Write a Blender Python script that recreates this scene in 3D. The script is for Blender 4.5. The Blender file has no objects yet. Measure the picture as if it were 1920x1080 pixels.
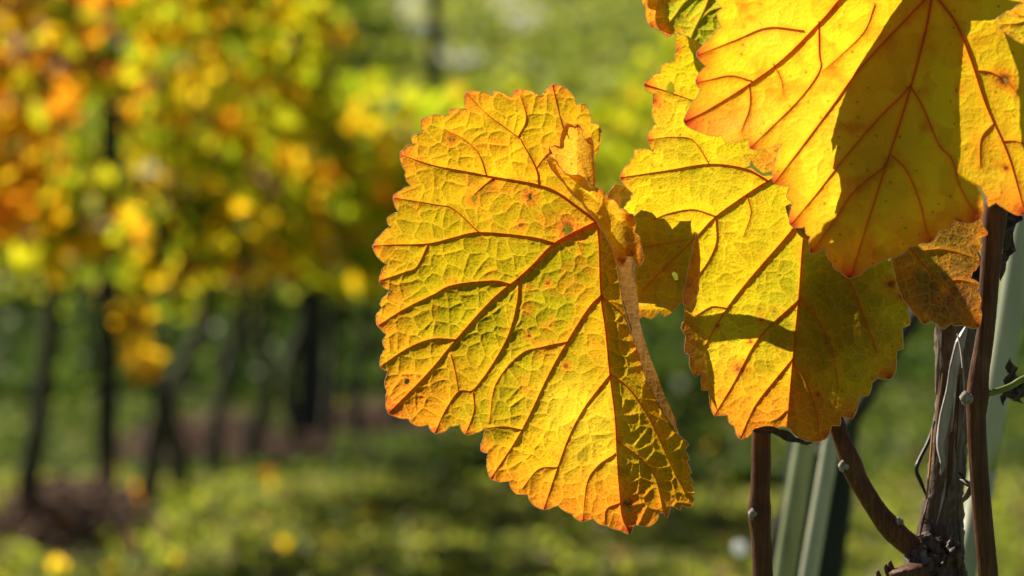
import bpy, math, random
import numpy as np
from mathutils import Vector, Matrix

# ------------------------------------------------------------------ camera, world, sun, exposure
scn = bpy.context.scene
COL = scn.collection
FPX = 1920 * 85 / 36.0
CAM_Z = 0.5
PITCH = math.radians(0.47)
cd = bpy.data.cameras.new("camera")
cam = bpy.data.objects.new("camera", cd)
COL.objects.link(cam)
cam.location = (0, 0, CAM_Z)
cam.rotation_euler = (math.radians(90) + PITCH, 0, 0)
cd.lens = 85
cd.sensor_width = 36
cd.clip_start = 0.05
cd.clip_end = 600
cd.dof.use_dof = True
cd.dof.focus_distance = 0.748
cd.dof.aperture_fstop = 10.5
scn.camera = cam

SUN = Vector((-0.55, 0.55, 0.63)).normalized()          # direction towards the sun
world = bpy.data.worlds.new("World")
scn.world = world
world.use_nodes = True
wn = world.node_tree.nodes
sky = wn.new("ShaderNodeTexSky")
sky.sky_type = 'NISHITA'
sky.sun_disc = False
sky.sun_elevation = math.asin(SUN.z)
sky.sun_rotation = math.atan2(SUN.x, SUN.y)
sky.dust_density = 0.2
sky.air_density = 0.45
sky.ozone_density = 0.3
world.node_tree.links.new(sky.outputs[0], wn["Background"].inputs[0])
wn["Background"].inputs[1].default_value = 0.05
sd = bpy.data.lights.new("sun", 'SUN')
sd.energy = 5.0
sd.angle = math.radians(0.5)
sd.color = (1.0, 0.92, 0.79)
sun = bpy.data.objects.new("sun", sd)
COL.objects.link(sun)
sun.rotation_euler = SUN.to_track_quat('Z', 'Y').to_euler()
scn.view_settings.view_transform = 'Standard'
scn.view_settings.look = 'None'
scn.view_settings.gamma = 1
scn.view_settings.exposure = 0.72
scn.cycles.use_denoising = True
scn.cycles.max_bounces = 6
scn.cycles.diffuse_bounces = 4
scn.cycles.transmission_bounces = 4
scn.cycles.caustics_reflective = False
scn.cycles.caustics_refractive = False
scn.cycles.sample_clamp_indirect = 6

# ------------------------------------------------------------------ helpers
RX = np.array(Matrix.Rotation(math.radians(90) + PITCH, 3, 'X'))
CAMP = np.array([0, 0, CAM_Z])


def PN(px, py, dep):
    """photo position and distance along the view axis -> world points (N,3)"""
    px, py, dep = np.broadcast_arrays(np.asarray(px, float), np.asarray(py, float), np.asarray(dep, float))
    v = np.stack([(px - 960) / FPX * dep, (540 - py) / FPX * dep, -dep], -1)
    return v @ RX.T + CAMP


def unproj(w):
    v = (np.asarray(w) - CAMP) @ RX
    dep = -v[..., 2]
    return v[..., 0] / dep * FPX + 960, 540 - v[..., 1] / dep * FPX, dep


def tag(o, label=None, cat=None, group=None, kind=None):
    if label: o["label"] = label
    if cat: o["category"] = cat
    if group: o["group"] = group
    if kind: o["kind"] = kind
    return o


def empty(name, loc):
    o = bpy.data.objects.new(name, None)
    o.location = loc
    o.empty_display_size = 0.02
    COL.objects.link(o)
    return o


def link_mesh(name, me, mat, parent=None, smooth=True):
    o = bpy.data.objects.new(name, me)
    COL.objects.link(o)
    if mat is not None:
        me.materials.append(mat)
    if smooth:
        me.polygons.foreach_set('use_smooth', np.ones(len(me.polygons), bool))
    if parent is not None:
        o.parent = parent
        o.matrix_parent_inverse = Matrix.Translation(parent.location).inverted()
    return o


def np_mesh(name, V, Fq):
    """Fq: (M,k) index array, or list of arrays"""
    me = bpy.data.meshes.new(name)
    if not isinstance(Fq, list):
        Fq = [Fq]
    V = np.asarray(V, np.float32)
    me.vertices.add(len(V))
    me.vertices.foreach_set('co', V.ravel())
    loops = np.concatenate([f.ravel() for f in Fq]).astype(np.int32)
    starts, tot = [], 0
    for f in Fq:
        starts.append(tot + np.arange(len(f)) * f.shape[1])
        tot += f.size
    starts = np.concatenate(starts).astype(np.int32)
    me.loops.add(len(loops))
    me.loops.foreach_set('vertex_index', loops)
    me.polygons.add(len(starts))
    me.polygons.foreach_set('loop_start', starts)
    me.update(calc_edges=True)
    return me


def add_attr(me, name, kind, data):
    a = me.attributes.new(name, kind, 'POINT')
    data = np.asarray(data, np.float32)
    if kind == 'FLOAT_COLOR':
        if data.shape[1] == 3:
            data = np.concatenate([data, np.ones((len(data), 1), np.float32)], 1)
        a.data.foreach_set('color', data.ravel())
    elif kind == 'FLOAT_VECTOR':
        a.data.foreach_set('vector', data.ravel())
    else:
        a.data.foreach_set('value', data.ravel())


def hash2(ix, iy, seed):
    h = np.sin(ix * 127.1 + iy * 311.7 + seed * 74.7) * 43758.5453
    return h - np.floor(h)


def vnoise(x, y, s, seed=0):
    x = x / s; y = y / s
    ix = np.floor(x); iy = np.floor(y)
    fx = x - ix; fy = y - iy
    fx = fx * fx * (3 - 2 * fx); fy = fy * fy * (3 - 2 * fy)
    a = hash2(ix, iy, seed); b = hash2(ix + 1, iy, seed)
    c = hash2(ix, iy + 1, seed); d = hash2(ix + 1, iy + 1, seed)
    return (a * (1 - fx) + b * fx) * (1 - fy) + (c * (1 - fx) + d * fx) * fy


def fbm(x, y, s, seed=0, o=3):
    r = 0; w = 0
    for i in range(o):
        r = r + vnoise(x, y, s / 2 ** i, seed + 7 * i) / 2 ** i
        w += 1 / 2 ** i
    return r / w


def voro(x, y, s, seed):
    """distance to the cell border (in the unit of x) and a random value per cell"""
    X = x / s; Y = y / s
    ix = np.floor(X); iy = np.floor(Y)
    f1 = np.full(X.shape, 9.0); f2 = f1.copy(); idv = np.zeros(X.shape)
    for dx in (-1, 0, 1):
        for dy in (-1, 0, 1):
            cx = ix + dx; cy = iy + dy
            qx = cx + 0.1 + 0.8 * hash2(cx, cy, seed); qy = cy + 0.1 + 0.8 * hash2(cx, cy, seed + 3)
            d = np.hypot(X - qx, Y - qy)
            m = d < f1
            f2 = np.where(m, f1, np.minimum(f2, d))
            idv = np.where(m, hash2(cx, cy, seed + 5), idv)
            f1 = np.where(m, d, f1)
    return (f2 - f1) * 0.5 * s, idv


def seg_dist(x, y, segs, chunk=12, near=False):
    """distance to the nearest of the segments [(x0,y0,x1,y1)...]; near=True gives the nearest point too"""
    segs = np.asarray(segs, np.float32)
    x = x.astype(np.float32); y = y.astype(np.float32)
    best = np.full(x.shape, 1e9, np.float32); nx = x.copy(); ny = y.copy()
    for x0, y0, x1, y1 in segs:
        dx, dy = x1 - x0, y1 - y0
        L = dx * dx + dy * dy + 1e-9
        t = np.clip(((x - x0) * dx + (y - y0) * dy) / L, 0, 1)
        qx = x0 + t * dx; qy = y0 + t * dy
        d = (x - qx) ** 2 + (y - qy) ** 2
        if near:
            m = d < best
            nx = np.where(m, qx, nx); ny = np.where(m, qy, ny)
        best = np.minimum(best, d)
    best = np.sqrt(best)
    return (best, nx, ny) if near else best


def catmull(pts, n=5):
    p = np.asarray(pts, float)
    if len(p) < 3:
        t = np.linspace(0, 1, n + 1)[:, None]
        return p[0] * (1 - t) + p[-1] * t
    e = np.vstack([2 * p[0] - p[1], p, 2 * p[-1] - p[-2]])
    out = []
    for i in range(1, len(e) - 2):
        a, b, c, d = e[i - 1], e[i], e[i + 1], e[i + 2]
        for k in range(n):
            t = k / n
            out.append(0.5 * ((2 * b) + (c - a) * t + (2 * a - 5 * b + 4 * c - d) * t * t + (3 * b - a - 3 * c + d) * t ** 3))
    out.append(p[-1])
    return np.array(out)


def scallop(poly, k=0.07):
    """teeth with gently bulging sides"""
    p = np.asarray(poly, float)
    k = k * 0.75
    a = 0.5 * np.sum(p[:, 0] * np.roll(p[:, 1], -1) - np.roll(p[:, 0], -1) * p[:, 1])
    sgn = 1 if a > 0 else -1
    out = []
    n = len(p)
    for i in range(n):
        a0 = p[i]; b0 = p[(i + 1) % n]
        d = b0 - a0; L = np.hypot(*d)
        nrm = np.array([d[1], -d[0]]) * sgn
        out.append(a0)
        if 5 < L < 60:
            w = math.sin(a0[0] * 3.1 + a0[1] * 1.7) * 0.02
            for t in (0.25, 0.5, 0.75):
                out.append(a0 + d * t + nrm * (k + w) * 4 * t * (1 - t) + (float(hash2(a0[0], t * 7, 3)) - 0.5) * np.array([1.6, 1.2]))
    return np.array(out)


def loop_segs(poly):
    p = np.asarray(poly, float)
    q = np.roll(p, -1, axis=0)
    return np.concatenate([p, q], 1)


def path_segs(p):
    return np.concatenate([p[:-1], p[1:]], 1)


# ------------------------------------------------------------------ materials
def new_mat(name):
    m = bpy.data.materials.new(name)
    m.use_nodes = True
    nt = m.node_tree
    nt.nodes.clear()
    out = nt.nodes.new("ShaderNodeOutputMaterial")
    return m, nt, out


def nd(nt, kind, **kw):
    n = nt.nodes.new(kind)
    for k, v in kw.items():
        if isinstance(k, str) and hasattr(n, k):
            setattr(n, k, v)
    return n


def math_n(nt, op, a, b=None, c=None, clamp=False):
    n = nt.nodes.new("ShaderNodeMath"); n.operation = op; n.use_clamp = clamp
    for i, v in enumerate((a, b, c)):
        if v is None: continue
        if isinstance(v, (int, float)): n.inputs[i].default_value = v
        else: nt.links.new(v, n.inputs[i])
    return n.outputs[0]


def mixc(nt, fac, a, b, blend='MIX'):
    n = nt.nodes.new("ShaderNodeMix"); n.data_type = 'RGBA'; n.blend_type = blend
    if isinstance(fac, (int, float)): n.inputs[0].default_value = fac
    else: nt.links.new(fac, n.inputs[0])
    for i, v in ((6, a), (7, b)):
        if isinstance(v, (tuple, list)): n.inputs[i].default_value = (*v[:3], 1)
        else: nt.links.new(v, n.inputs[i])
    return n.outputs[2]


def blade_material(name, trans=0.73, fine=7.5, bump=0.00013, netamt=0.78, gloss=0.45, linecol=(1.0, 0.60, 0.035)):
    m, nt, out = new_mat(name)
    L = nt.links
    pig = nd(nt, "ShaderNodeAttribute"); pig.attribute_name = "pig"
    pc = nd(nt, "ShaderNodeAttribute"); pc.attribute_name = "pc"
    net = nd(nt, "ShaderNodeAttribute"); net.attribute_name = "net"
    sep = nd(nt, "ShaderNodeSeparateXYZ"); L.new(net.outputs["Vector"], sep.inputs[0])
    # finest net of veinlets
    nz = nd(nt, "ShaderNodeTexNoise"); nz.inputs["Scale"].default_value = 0.07; nz.inputs["Detail"].default_value = 2
    L.new(pc.outputs["Vector"], nz.inputs["Vector"])
    wm = nd(nt, "ShaderNodeVectorMath", operation='MULTIPLY_ADD')
    L.new(nz.outputs["Color"], wm.inputs[0]); wm.inputs[1].default_value = (9, 9, 9); L.new(pc.outputs["Vector"], wm.inputs[2])
    vo = nd(nt, "ShaderNodeTexVoronoi", feature='DISTANCE_TO_EDGE')
    vo.inputs["Scale"].default_value = 1.0 / fine
    L.new(wm.outputs[0], vo.inputs["Vector"])
    fine_line = math_n(nt, 'SUBTRACT', 1.0, math_n(nt, 'DIVIDE', vo.outputs["Distance"], 0.13, clamp=True), clamp=True)
    l1 = math_n(nt, 'SUBTRACT', 1.0, math_n(nt, 'DIVIDE', sep.outputs[0], 1.9, clamp=True), clamp=True)
    l2 = math_n(nt, 'SUBTRACT', 1.0, math_n(nt, 'DIVIDE', sep.outputs[1], 1.0, clamp=True), clamp=True)
    line = math_n(nt, 'MAXIMUM', math_n(nt, 'MULTIPLY', fine_line, 0.45), math_n(nt, 'MAXIMUM', l1, math_n(nt, 'MULTIPLY', l2, 0.75)))
    # grain
    gr = nd(nt, "ShaderNodeTexNoise"); gr.inputs["Scale"].default_value = 0.55; gr.inputs["Detail"].default_value = 3
    L.new(pc.outputs["Vector"], gr.inputs["Vector"])
    gv = math_n(nt, 'MULTIPLY_ADD', gr.outputs["Fac"], 0.9, 0.55)
    gcol = nd(nt, "ShaderNodeVectorMath", operation='SCALE')
    L.new(pig.outputs["Color"], gcol.inputs[0]); L.new(gv, gcol.inputs["Scale"])
    bright = mixc(nt, 1.0, gcol.outputs[0], (1.5, 1.5, 1.5), 'MULTIPLY')
    bright = mixc(nt, 0.45, bright, linecol)
    lf = math_n(nt, 'MULTIPLY', line, netamt)
    colr = mixc(nt, lf, gcol.outputs[0], bright)
    # relief
    hgt = math_n(nt, 'ADD', math_n(nt, 'MULTIPLY', math_n(nt, 'MINIMUM', vo.outputs["Distance"], 0.3), 2.0),
                 math_n(nt, 'MULTIPLY', gr.outputs["Fac"], 0.7))
    bp = nd(nt, "ShaderNodeBump"); bp.inputs["Distance"].default_value = bump; bp.inputs["Strength"].default_value = 1.0
    L.new(hgt, bp.inputs["Height"])
    tr = nd(nt, "ShaderNodeBsdfTranslucent")
    L.new(colr, tr.inputs["Color"]); L.new(bp.outputs[0], tr.inputs["Normal"])
    pr = nd(nt, "ShaderNodeBsdfPrincipled")
    rc = mixc(nt, 0.04, colr, (0.35, 0.26, 0.08))
    L.new(rc, pr.inputs["Base Color"]); pr.inputs["Roughness"].default_value = gloss
    pr.inputs["Specular IOR Level"].default_value = 0.16
    L.new(bp.outputs[0], pr.inputs["Normal"])
    mx = nd(nt, "ShaderNodeMixShader"); mx.inputs[0].default_value = trans
    L.new(pr.outputs[0], mx.inputs[1]); L.new(tr.outputs[0], mx.inputs[2])
    L.new(mx.outputs[0], out.inputs[0])
    return m


def soft_material(name, col, trans=0.35, rough=0.5, noise=300.0, var=0.3):
    m, nt, out = new_mat(name)
    L = nt.links
    tc = nd(nt, "ShaderNodeTexCoord")
    nz = nd(nt, "ShaderNodeTexNoise"); nz.inputs["Scale"].default_value = noise
    L.new(tc.outputs["Object"], nz.inputs["Vector"])
    c = mixc(nt, nz.outputs["Fac"], tuple(v * (1 - var) for v in col), tuple(min(1, v * (1 + var)) for v in col))
    pr = nd(nt, "ShaderNodeBsdfPrincipled"); L.new(c, pr.inputs["Base Color"]); pr.inputs["Roughness"].default_value = rough
    pr.inputs["Specular IOR Level"].default_value = 0.35
    if trans > 0:
        tr = nd(nt, "ShaderNodeBsdfTranslucent"); L.new(c, tr.inputs["Color"])
        mx = nd(nt, "ShaderNodeMixShader"); mx.inputs[0].default_value = trans
        L.new(pr.outputs[0], mx.inputs[1]); L.new(tr.outputs[0], mx.inputs[2])
        L.new(mx.outputs[0], out.inputs[0])
    else:
        L.new(pr.outputs[0], out.inputs[0])
    return m


def bark_material(name, c0, c1, c2, sx=500, sz=35, rough=0.55, bump=0.0006, spots=True):
    m, nt, out = new_mat(name)
    L = nt.links
    tc = nd(nt, "ShaderNodeTexCoord")
    mp = nd(nt, "ShaderNodeMapping"); mp.inputs["Scale"].default_value = (sx, sx, sz)
    L.new(tc.outputs["Object"], mp.inputs[0])
    nz = nd(nt, "ShaderNodeTexNoise"); nz.inputs["Scale"].default_value = 1.0; nz.inputs["Detail"].default_value = 5
    nz.inputs["Roughness"].default_value = 0.65
    L.new(mp.outputs[0], nz.inputs["Vector"])
    n2 = nd(nt, "ShaderNodeTexNoise"); n2.inputs["Scale"].default_value = sz * 2.2; n2.inputs["Detail"].default_value = 3
    L.new(tc.outputs["Object"], n2.inputs["Vector"])
    cr = nd(nt, "ShaderNodeValToRGB")
    cr.color_ramp.elements[0].position = 0.3; cr.color_ramp.elements[0].color = (*c0, 1)
    cr.color_ramp.elements[1].position = 0.72; cr.color_ramp.elements[1].color = (*c2, 1)
    e = cr.color_ramp.elements.new(0.5); e.color = (*c1, 1)
    f = math_n(nt, 'ADD', math_n(nt, 'MULTIPLY', nz.outputs["Fac"], 0.65), math_n(nt, 'MULTIPLY', n2.outputs["Fac"], 0.35))
    L.new(f, cr.inputs[0])
    bp = nd(nt, "ShaderNodeBump"); bp.inputs["Distance"].default_value = bump; bp.inputs["Strength"].default_value = 0.8
    L.new(f, bp.inputs["Height"])
    pr = nd(nt, "ShaderNodeBsdfPrincipled"); L.new(cr.outputs[0], pr.inputs["Base Color"])
    pr.inputs["Roughness"].default_value = rough; L.new(bp.outputs[0], pr.inputs["Normal"])
    pr.inputs["Specular IOR Level"].default_value = 0.22
    L.new(pr.outputs[0], out.inputs[0])
    return m


def attr_leaf_material(name, trans=0.6):
    m, nt, out = new_mat(name)
    L = nt.links
    a = nd(nt, "ShaderNodeAttribute"); a.attribute_name = "pig"
    pr = nd(nt, "ShaderNodeBsdfPrincipled"); L.new(a.outputs["Color"], pr.inputs["Base Color"])
    pr.inputs["Roughness"].default_value = 0.5; pr.inputs["Specular IOR Level"].default_value = 0.22
    tr = nd(nt, "ShaderNodeBsdfTranslucent"); L.new(a.outputs["Color"], tr.inputs["Color"])
    mx = nd(nt, "ShaderNodeMixShader"); mx.inputs[0].default_value = trans
    L.new(pr.outputs[0], mx.inputs[1]); L.new(tr.outputs[0], mx.inputs[2])
    L.new(mx.outputs[0], out.inputs[0])
    return m


M_BLADE = blade_material("autumn_leaf_blade")
M_SMOOTH = blade_material("smooth_yellow_leaf_blade", trans=0.74, fine=11, bump=0.00010, netamt=0.5, linecol=(0.9, 0.22, 0.01))
M_DENSE = blade_material("shadow_caster_leaf_blade", trans=0.15, fine=11)  # nearly opaque, for the leaves that throw shadows
M_FOLD = blade_material("dry_folded_lobe", trans=0.25, netamt=0.3)
M_VEIN = soft_material("orange_red_vein", (0.85, 0.27, 0.05), 0.72, var=0.15)
M_VEIN_G = soft_material("olive_vein", (0.75, 0.62, 0.15), 0.7, var=0.15)
M_RIM = soft_material("pale_leaf_margin", (0.98, 0.80, 0.50), 0.55, rough=0.3, var=0.02)
M_ROLL = soft_material("rolled_margin_skin", (0.36, 0.20, 0.09), 0.2, noise=500, var=.5)
M_CANE = bark_material("brown_cane_bark", (0.040, 0.013, 0.005), (0.11, 0.040, 0.014), (0.24, 0.11, 0.045), 1100, 40, 0.5, 0.0009)
M_OLD = bark_material("peeling_old_bark", (0.025, 0.013, 0.008), (0.13, 0.085, 0.06), (0.40, 0.32, 0.26), 420, 22, 0.5, 0.0012)
M_STRIP = bark_material("pale_bark_strip", (0.22, 0.20, 0.19), (0.38, 0.36, 0.35), (0.55, 0.53, 0.52), 500, 30, 0.4, 0.0004)
M_BUD = bark_material("woolly_bud", (0.10, 0.07, 0.05), (0.32, 0.27, 0.23), (0.6, 0.56, 0.52), 500, 500, 0.8, 0.0004)
M_DRY = soft_material("withered_black_leaf", (0.03, 0.022, 0.016), 0.1, var=0.6)
M_BROWNTIP = soft_material("withered_brown_tip", (0.06, 0.035, 0.018), 0.15, var=0.6)
M_GREENSTEM = soft_material("green_leaf_stalk", (0.22, 0.26, 0.05), 0.2)
M_STAKE = bark_material("pale_green_stake", (0.26, 0.28, 0.17), (0.46, 0.47, 0.31), (0.62, 0.62, 0.44), 120, 9, 0.45, 0.0004)
M_STAKE2 = bark_material("grey_green_stake", (0.14, 0.16, 0.08), (0.30, 0.33, 0.17), (0.46, 0.47, 0.27), 120, 9, 0.45, 0.0004)
M_POST = bark_material("weathered_dark_post", (0.012, 0.014, 0.010), (0.03, 0.032, 0.024), (0.055, 0.055, 0.042), 60, 6, 0.7, 0.002)
M_TRUNK = bark_material("vine_trunk_bark", (0.03, 0.024, 0.014), (0.07, 0.06, 0.036), (0.13, 0.115, 0.07), 120, 14, 0.8, 0.003)
M_BGLEAF = attr_leaf_material("vine_foliage", 0.8)
M_GRASS = attr_leaf_material("grass_blades", 0.55)
M_WHITE = soft_material("white_plastic", (0.9, 0.9, 0.88), 0.6, rough=0.2)


# ------------------------------------------------------------------ tubes
def tube_arrays(path, rad, n=10, rough=0.0, seed=0, cap=True, depth_scale=None, shift=None):
    """path (N,3), rad (N,); depth_scale flattens/stretches along the world Y axis"""
    path = np.asarray(path, float); N = len(path)
    rad = np.broadcast_to(np.asarray(rad, float), (N,))
    t = np.gradient(path, axis=0); t /= np.linalg.norm(t, axis=1)[:, None] + 1e-12
    ref = np.array([0, 1.0, 0])
    V = []
    ang = np.linspace(0, 2 * math.pi, n, endpoint=False)
    for i in range(N):
        a = np.cross(t[i], ref); a /= np.linalg.norm(a) + 1e-9
        b = np.cross(t[i], a); b /= np.linalg.norm(b) + 1e-9
        k = depth_scale or 1.0
        r = rad[i] * (1 + rough * (np.array([hash2(float(i), float(j), seed) for j in range(n)]) - 0.5)) if rough else rad[i]
        ring = path[i] + (np.cos(ang) * r)[:, None] * a + (np.sin(ang) * r * k)[:, None] * b
        V.append(ring)
    V = np.concatenate(V)
    i = np.arange(N - 1)[:, None]; j = np.arange(n)[None]
    j2 = (j + 1) % n
    Fq = np.stack([i * n + j, i * n + j2, (i + 1) * n + j2, (i + 1) * n + j], -1).reshape(-1, 4)
    faces = [Fq]
    if cap:
        c0 = len(V); V = np.vstack([V, path[0], path[-1]])
        jj = np.arange(n); k2 = (jj + 1) % n
        faces.append(np.concatenate([np.stack([np.full(n, c0), k2, jj], -1),
                                     np.stack([np.full(n, c0 + 1), (N - 1) * n + jj, (N - 1) * n + k2], -1)]))
    return V, faces


def merge(parts):
    Vs, quads, tris, off = [], [], [], 0
    for V, fs in parts:
        Vs.append(V)
        for f in fs:
            (quads if f.shape[1] == 4 else tris).append(f + off)
        off += len(V)
    out = []
    if quads: out.append(np.concatenate(quads))
    if tris: out.append(np.concatenate(tris))
    return np.concatenate(Vs), out


def tube(name, path, rad, mat, parent=None, **kw):
    V, fs = tube_arrays(path, rad, **kw)
    return link_mesh(name, np_mesh(name, V, fs), mat, parent)


# ------------------------------------------------------------------ leaf sheets
def fill_grid(outline, holes, h):
    loops = [np.asarray(outline)] + [np.asarray(q) for q in holes]
    x0, y0 = loops[0].min(0) - 2 * h; x1, y1 = loops[0].max(0) + 2 * h
    nx = int((x1 - x0) / h) + 2; ny = int((y1 - y0) / h) + 2
    cx = x0 + (np.arange(nx - 1) + 0.5) * h; cy = y0 + (np.arange(ny - 1) + 0.5) * h
    ins = np.zeros((ny - 1, nx - 1), bool)
    segs = np.concatenate([loop_segs(q) for q in loops])
    for ax, ay, bx, by in segs:
        if ay == by: continue
        lo, hi = min(ay, by), max(ay, by)
        r0 = np.searchsorted(cy, lo, 'left'); r1 = np.searchsorted(cy, hi, 'left')
        if r1 <= r0: continue
        yy = cy[r0:r1]; xc = ax + (yy - ay) / (by - ay) * (bx - ax)
        ins[r0:r1] ^= cx[None, :] > xc[:, None]
    # vertices used
    J, I = np.nonzero(ins)
    vid = -np.ones((ny, nx), int)
    used = np.zeros((ny, nx), int)
    for dj in (0, 1):
        for di in (0, 1):
            np.add.at(used, (J + dj, I + di), 1)
    jj, ii = np.nonzero(used)
    vid[jj, ii] = np.arange(len(jj))
    X = x0 + ii * h; Y = y0 + jj * h
    edge = used[jj, ii] < 4
    X = X.astype(float); Y = Y.astype(float)
    d, qx, qy = seg_dist(X[edge], Y[edge], segs, near=True)
    near = d < 1.6 * h
    ex = X[edge]; ey = Y[edge]
    ex[near] = qx[near]; ey[near] = qy[near]
    X[edge] = ex; Y[edge] = ey
    Fq = np.stack([vid[J, I], vid[J + 1, I], vid[J + 1, I + 1], vid[J, I + 1]], -1)
    return X, Y, Fq, segs


class Leaf:
    """a leaf traced as outline + vein paths, bent into depth by shape(x, y) (px toward the viewer)"""

    def __init__(s, D, shape, veins, cell=(27, 12), amp=(5.0, 2.6, 1.0), warp=10, seed=1, boost=None):
        s.boost = boost
        s.D, s.shape, s.seed, s.cell, s.amp, s.warp = D, shape, seed, cell, amp, warp
        s.veins = [(catmull(v[0], 6), v[1] * (0.8 if v[1] > 2.5 else 0.66), v[2] * 0.55) for v in veins]
        s.vsegs = np.concatenate([path_segs(v[0]) for v in s.veins]) if veins else np.array([[-9e3, 0, -9e3, 1]])

    def relief(s, x, y, dv):
        wx = x + s.warp * (vnoise(x, y, 38, s.seed + 11) - 0.5) * 2
        wy = y + s.warp * (vnoise(x, y, 38, s.seed + 12) - 0.5) * 2
        b1, id1 = voro(wx, wy, s.cell[0], s.seed)
        b2, id2 = voro(wx, wy, s.cell[1], s.seed + 20)
        a0, a1, a2 = s.amp
        vf = 1 - np.exp(-dv / 7.0)
        if s.boost is not None: vf = vf * s.boost(x, y)
        mod = 0.55 + 0.9 * vnoise(x, y, 90, s.seed + 31)
        h = a0 * (1 - np.exp(-dv / 8.0)) + vf * mod * (a1 * (1 - np.exp(-b1 / 5.0)) + a2 * (1 - np.exp(-b2 / 2.8)))
        return h, b1, b2, id1

    def dep(s, x, y, h=0.0):
        return s.D * (1 - (s.shape(x, y) + h) / FPX)

    def sheet(s, outline, holes=(), step=1.6, color=None, k=0.07, shape=None):
        outl = scallop(outline, k)
        X, Y, Fq, segs = fill_grid(outl, holes, step)
        dv = seg_dist(X, Y, s.vsegs)
        de = seg_dist(X, Y, segs)
        h, b1, b2, id1 = s.relief(X, Y, dv)
        sh = shape if shape else s.shape
        dep = s.D * (1 - (sh(X, Y) + h) / FPX)
        V = PN(X, Y, dep)
        col = color(X, Y, dv, de, id1)
        net = np.stack([b1, b2, de], -1)
        # margin bead
        ol = np.asarray(outl)
        hv = s.relief(ol[:, 0], ol[:, 1], seg_dist(ol[:, 0], ol[:, 1], s.vsegs))[0]
        rim = PN(ol[:, 0], ol[:, 1], s.D * (1 - (sh(ol[:, 0], ol[:, 1]) + hv) / FPX))
        return dict(V=V, F=Fq, col=col, net=net, pc=np.stack([X, Y, np.zeros_like(X)], -1), rim=rim)

    def build(s, name, sheets, mat, rim=0.55, vmat=None, parent=None, offs=None, keel=1.7):
        Vs, Fs, cs, ns, ps, off = [], [], [], [], [], 0
        for q in sheets:
            Vs.append(q['V']); Fs.append(q['F'] + off); off += len(q['V'])
            cs.append(q['col']); ns.append(q['net']); ps.append(q['pc'])
        V = np.concatenate(Vs)
        root = parent or empty(name, PN(*offs, s.D) if offs else V.mean(0))
        if offs: root.location = tuple(PN(offs[0], offs[1], s.D).ravel())
        me = np_mesh("blade", V, np.concatenate(Fs))
        add_attr(me, "pig", 'FLOAT_COLOR', np.concatenate(cs))
        add_attr(me, "net", 'FLOAT_VECTOR', np.concatenate(ns))
        add_attr(me, "pc", 'FLOAT_VECTOR', np.concatenate(ps))
        blade = link_mesh("blade", me, mat, root)
        if rim:
            pp = []
            for q in sheets:
                r = np.vstack([q['rim'], q['rim'][:1]])
                pp.append(tube_arrays(r, rim * s.D / FPX, n=5, cap=False))
            Vv, ff = merge(pp)
            link_mesh("margin", np_mesh("margin", Vv, ff), M_RIM, root)
        for i, (p, r0, r1) in enumerate(s.veins):
            n = len(p)
            rr = np.linspace(r0, r1, n)
            path = PN(p[:, 0], p[:, 1], s.dep(p[:, 0], p[:, 1], -rr * 0.9 + 0.8))
            tube("midrib" if i == 0 else "vein", path, rr * s.D / FPX, vmat or M_VEIN, root, n=8, depth_scale=keel)
        return root


def blobs(x, y, base, lst):
    c = np.broadcast_to(np.array(base, float), (len(x), 3)).copy()
    for bx, by, rx, ry, colr, w in lst:
        f = w * np.exp(-(((x - bx) / rx) ** 2 + ((y - by) / ry) ** 2))
        c += f[:, None] * (np.array(colr) - c)
    return c


YEL = (0.88, 0.47, 0.008); GRN = (0.28, 0.32, 0.004); ORG = (0.80, 0.26, 0.012); RED = (0.62, 0.06, 0.02)
OLV = (0.50, 0.35, 0.004); BRN = (0.10, 0.035, 0.01); BRT = (0.98, 0.66, 0.03)


def mixv(c, col, f):
    return c + f[:, None] * (np.array(col) - c)


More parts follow.
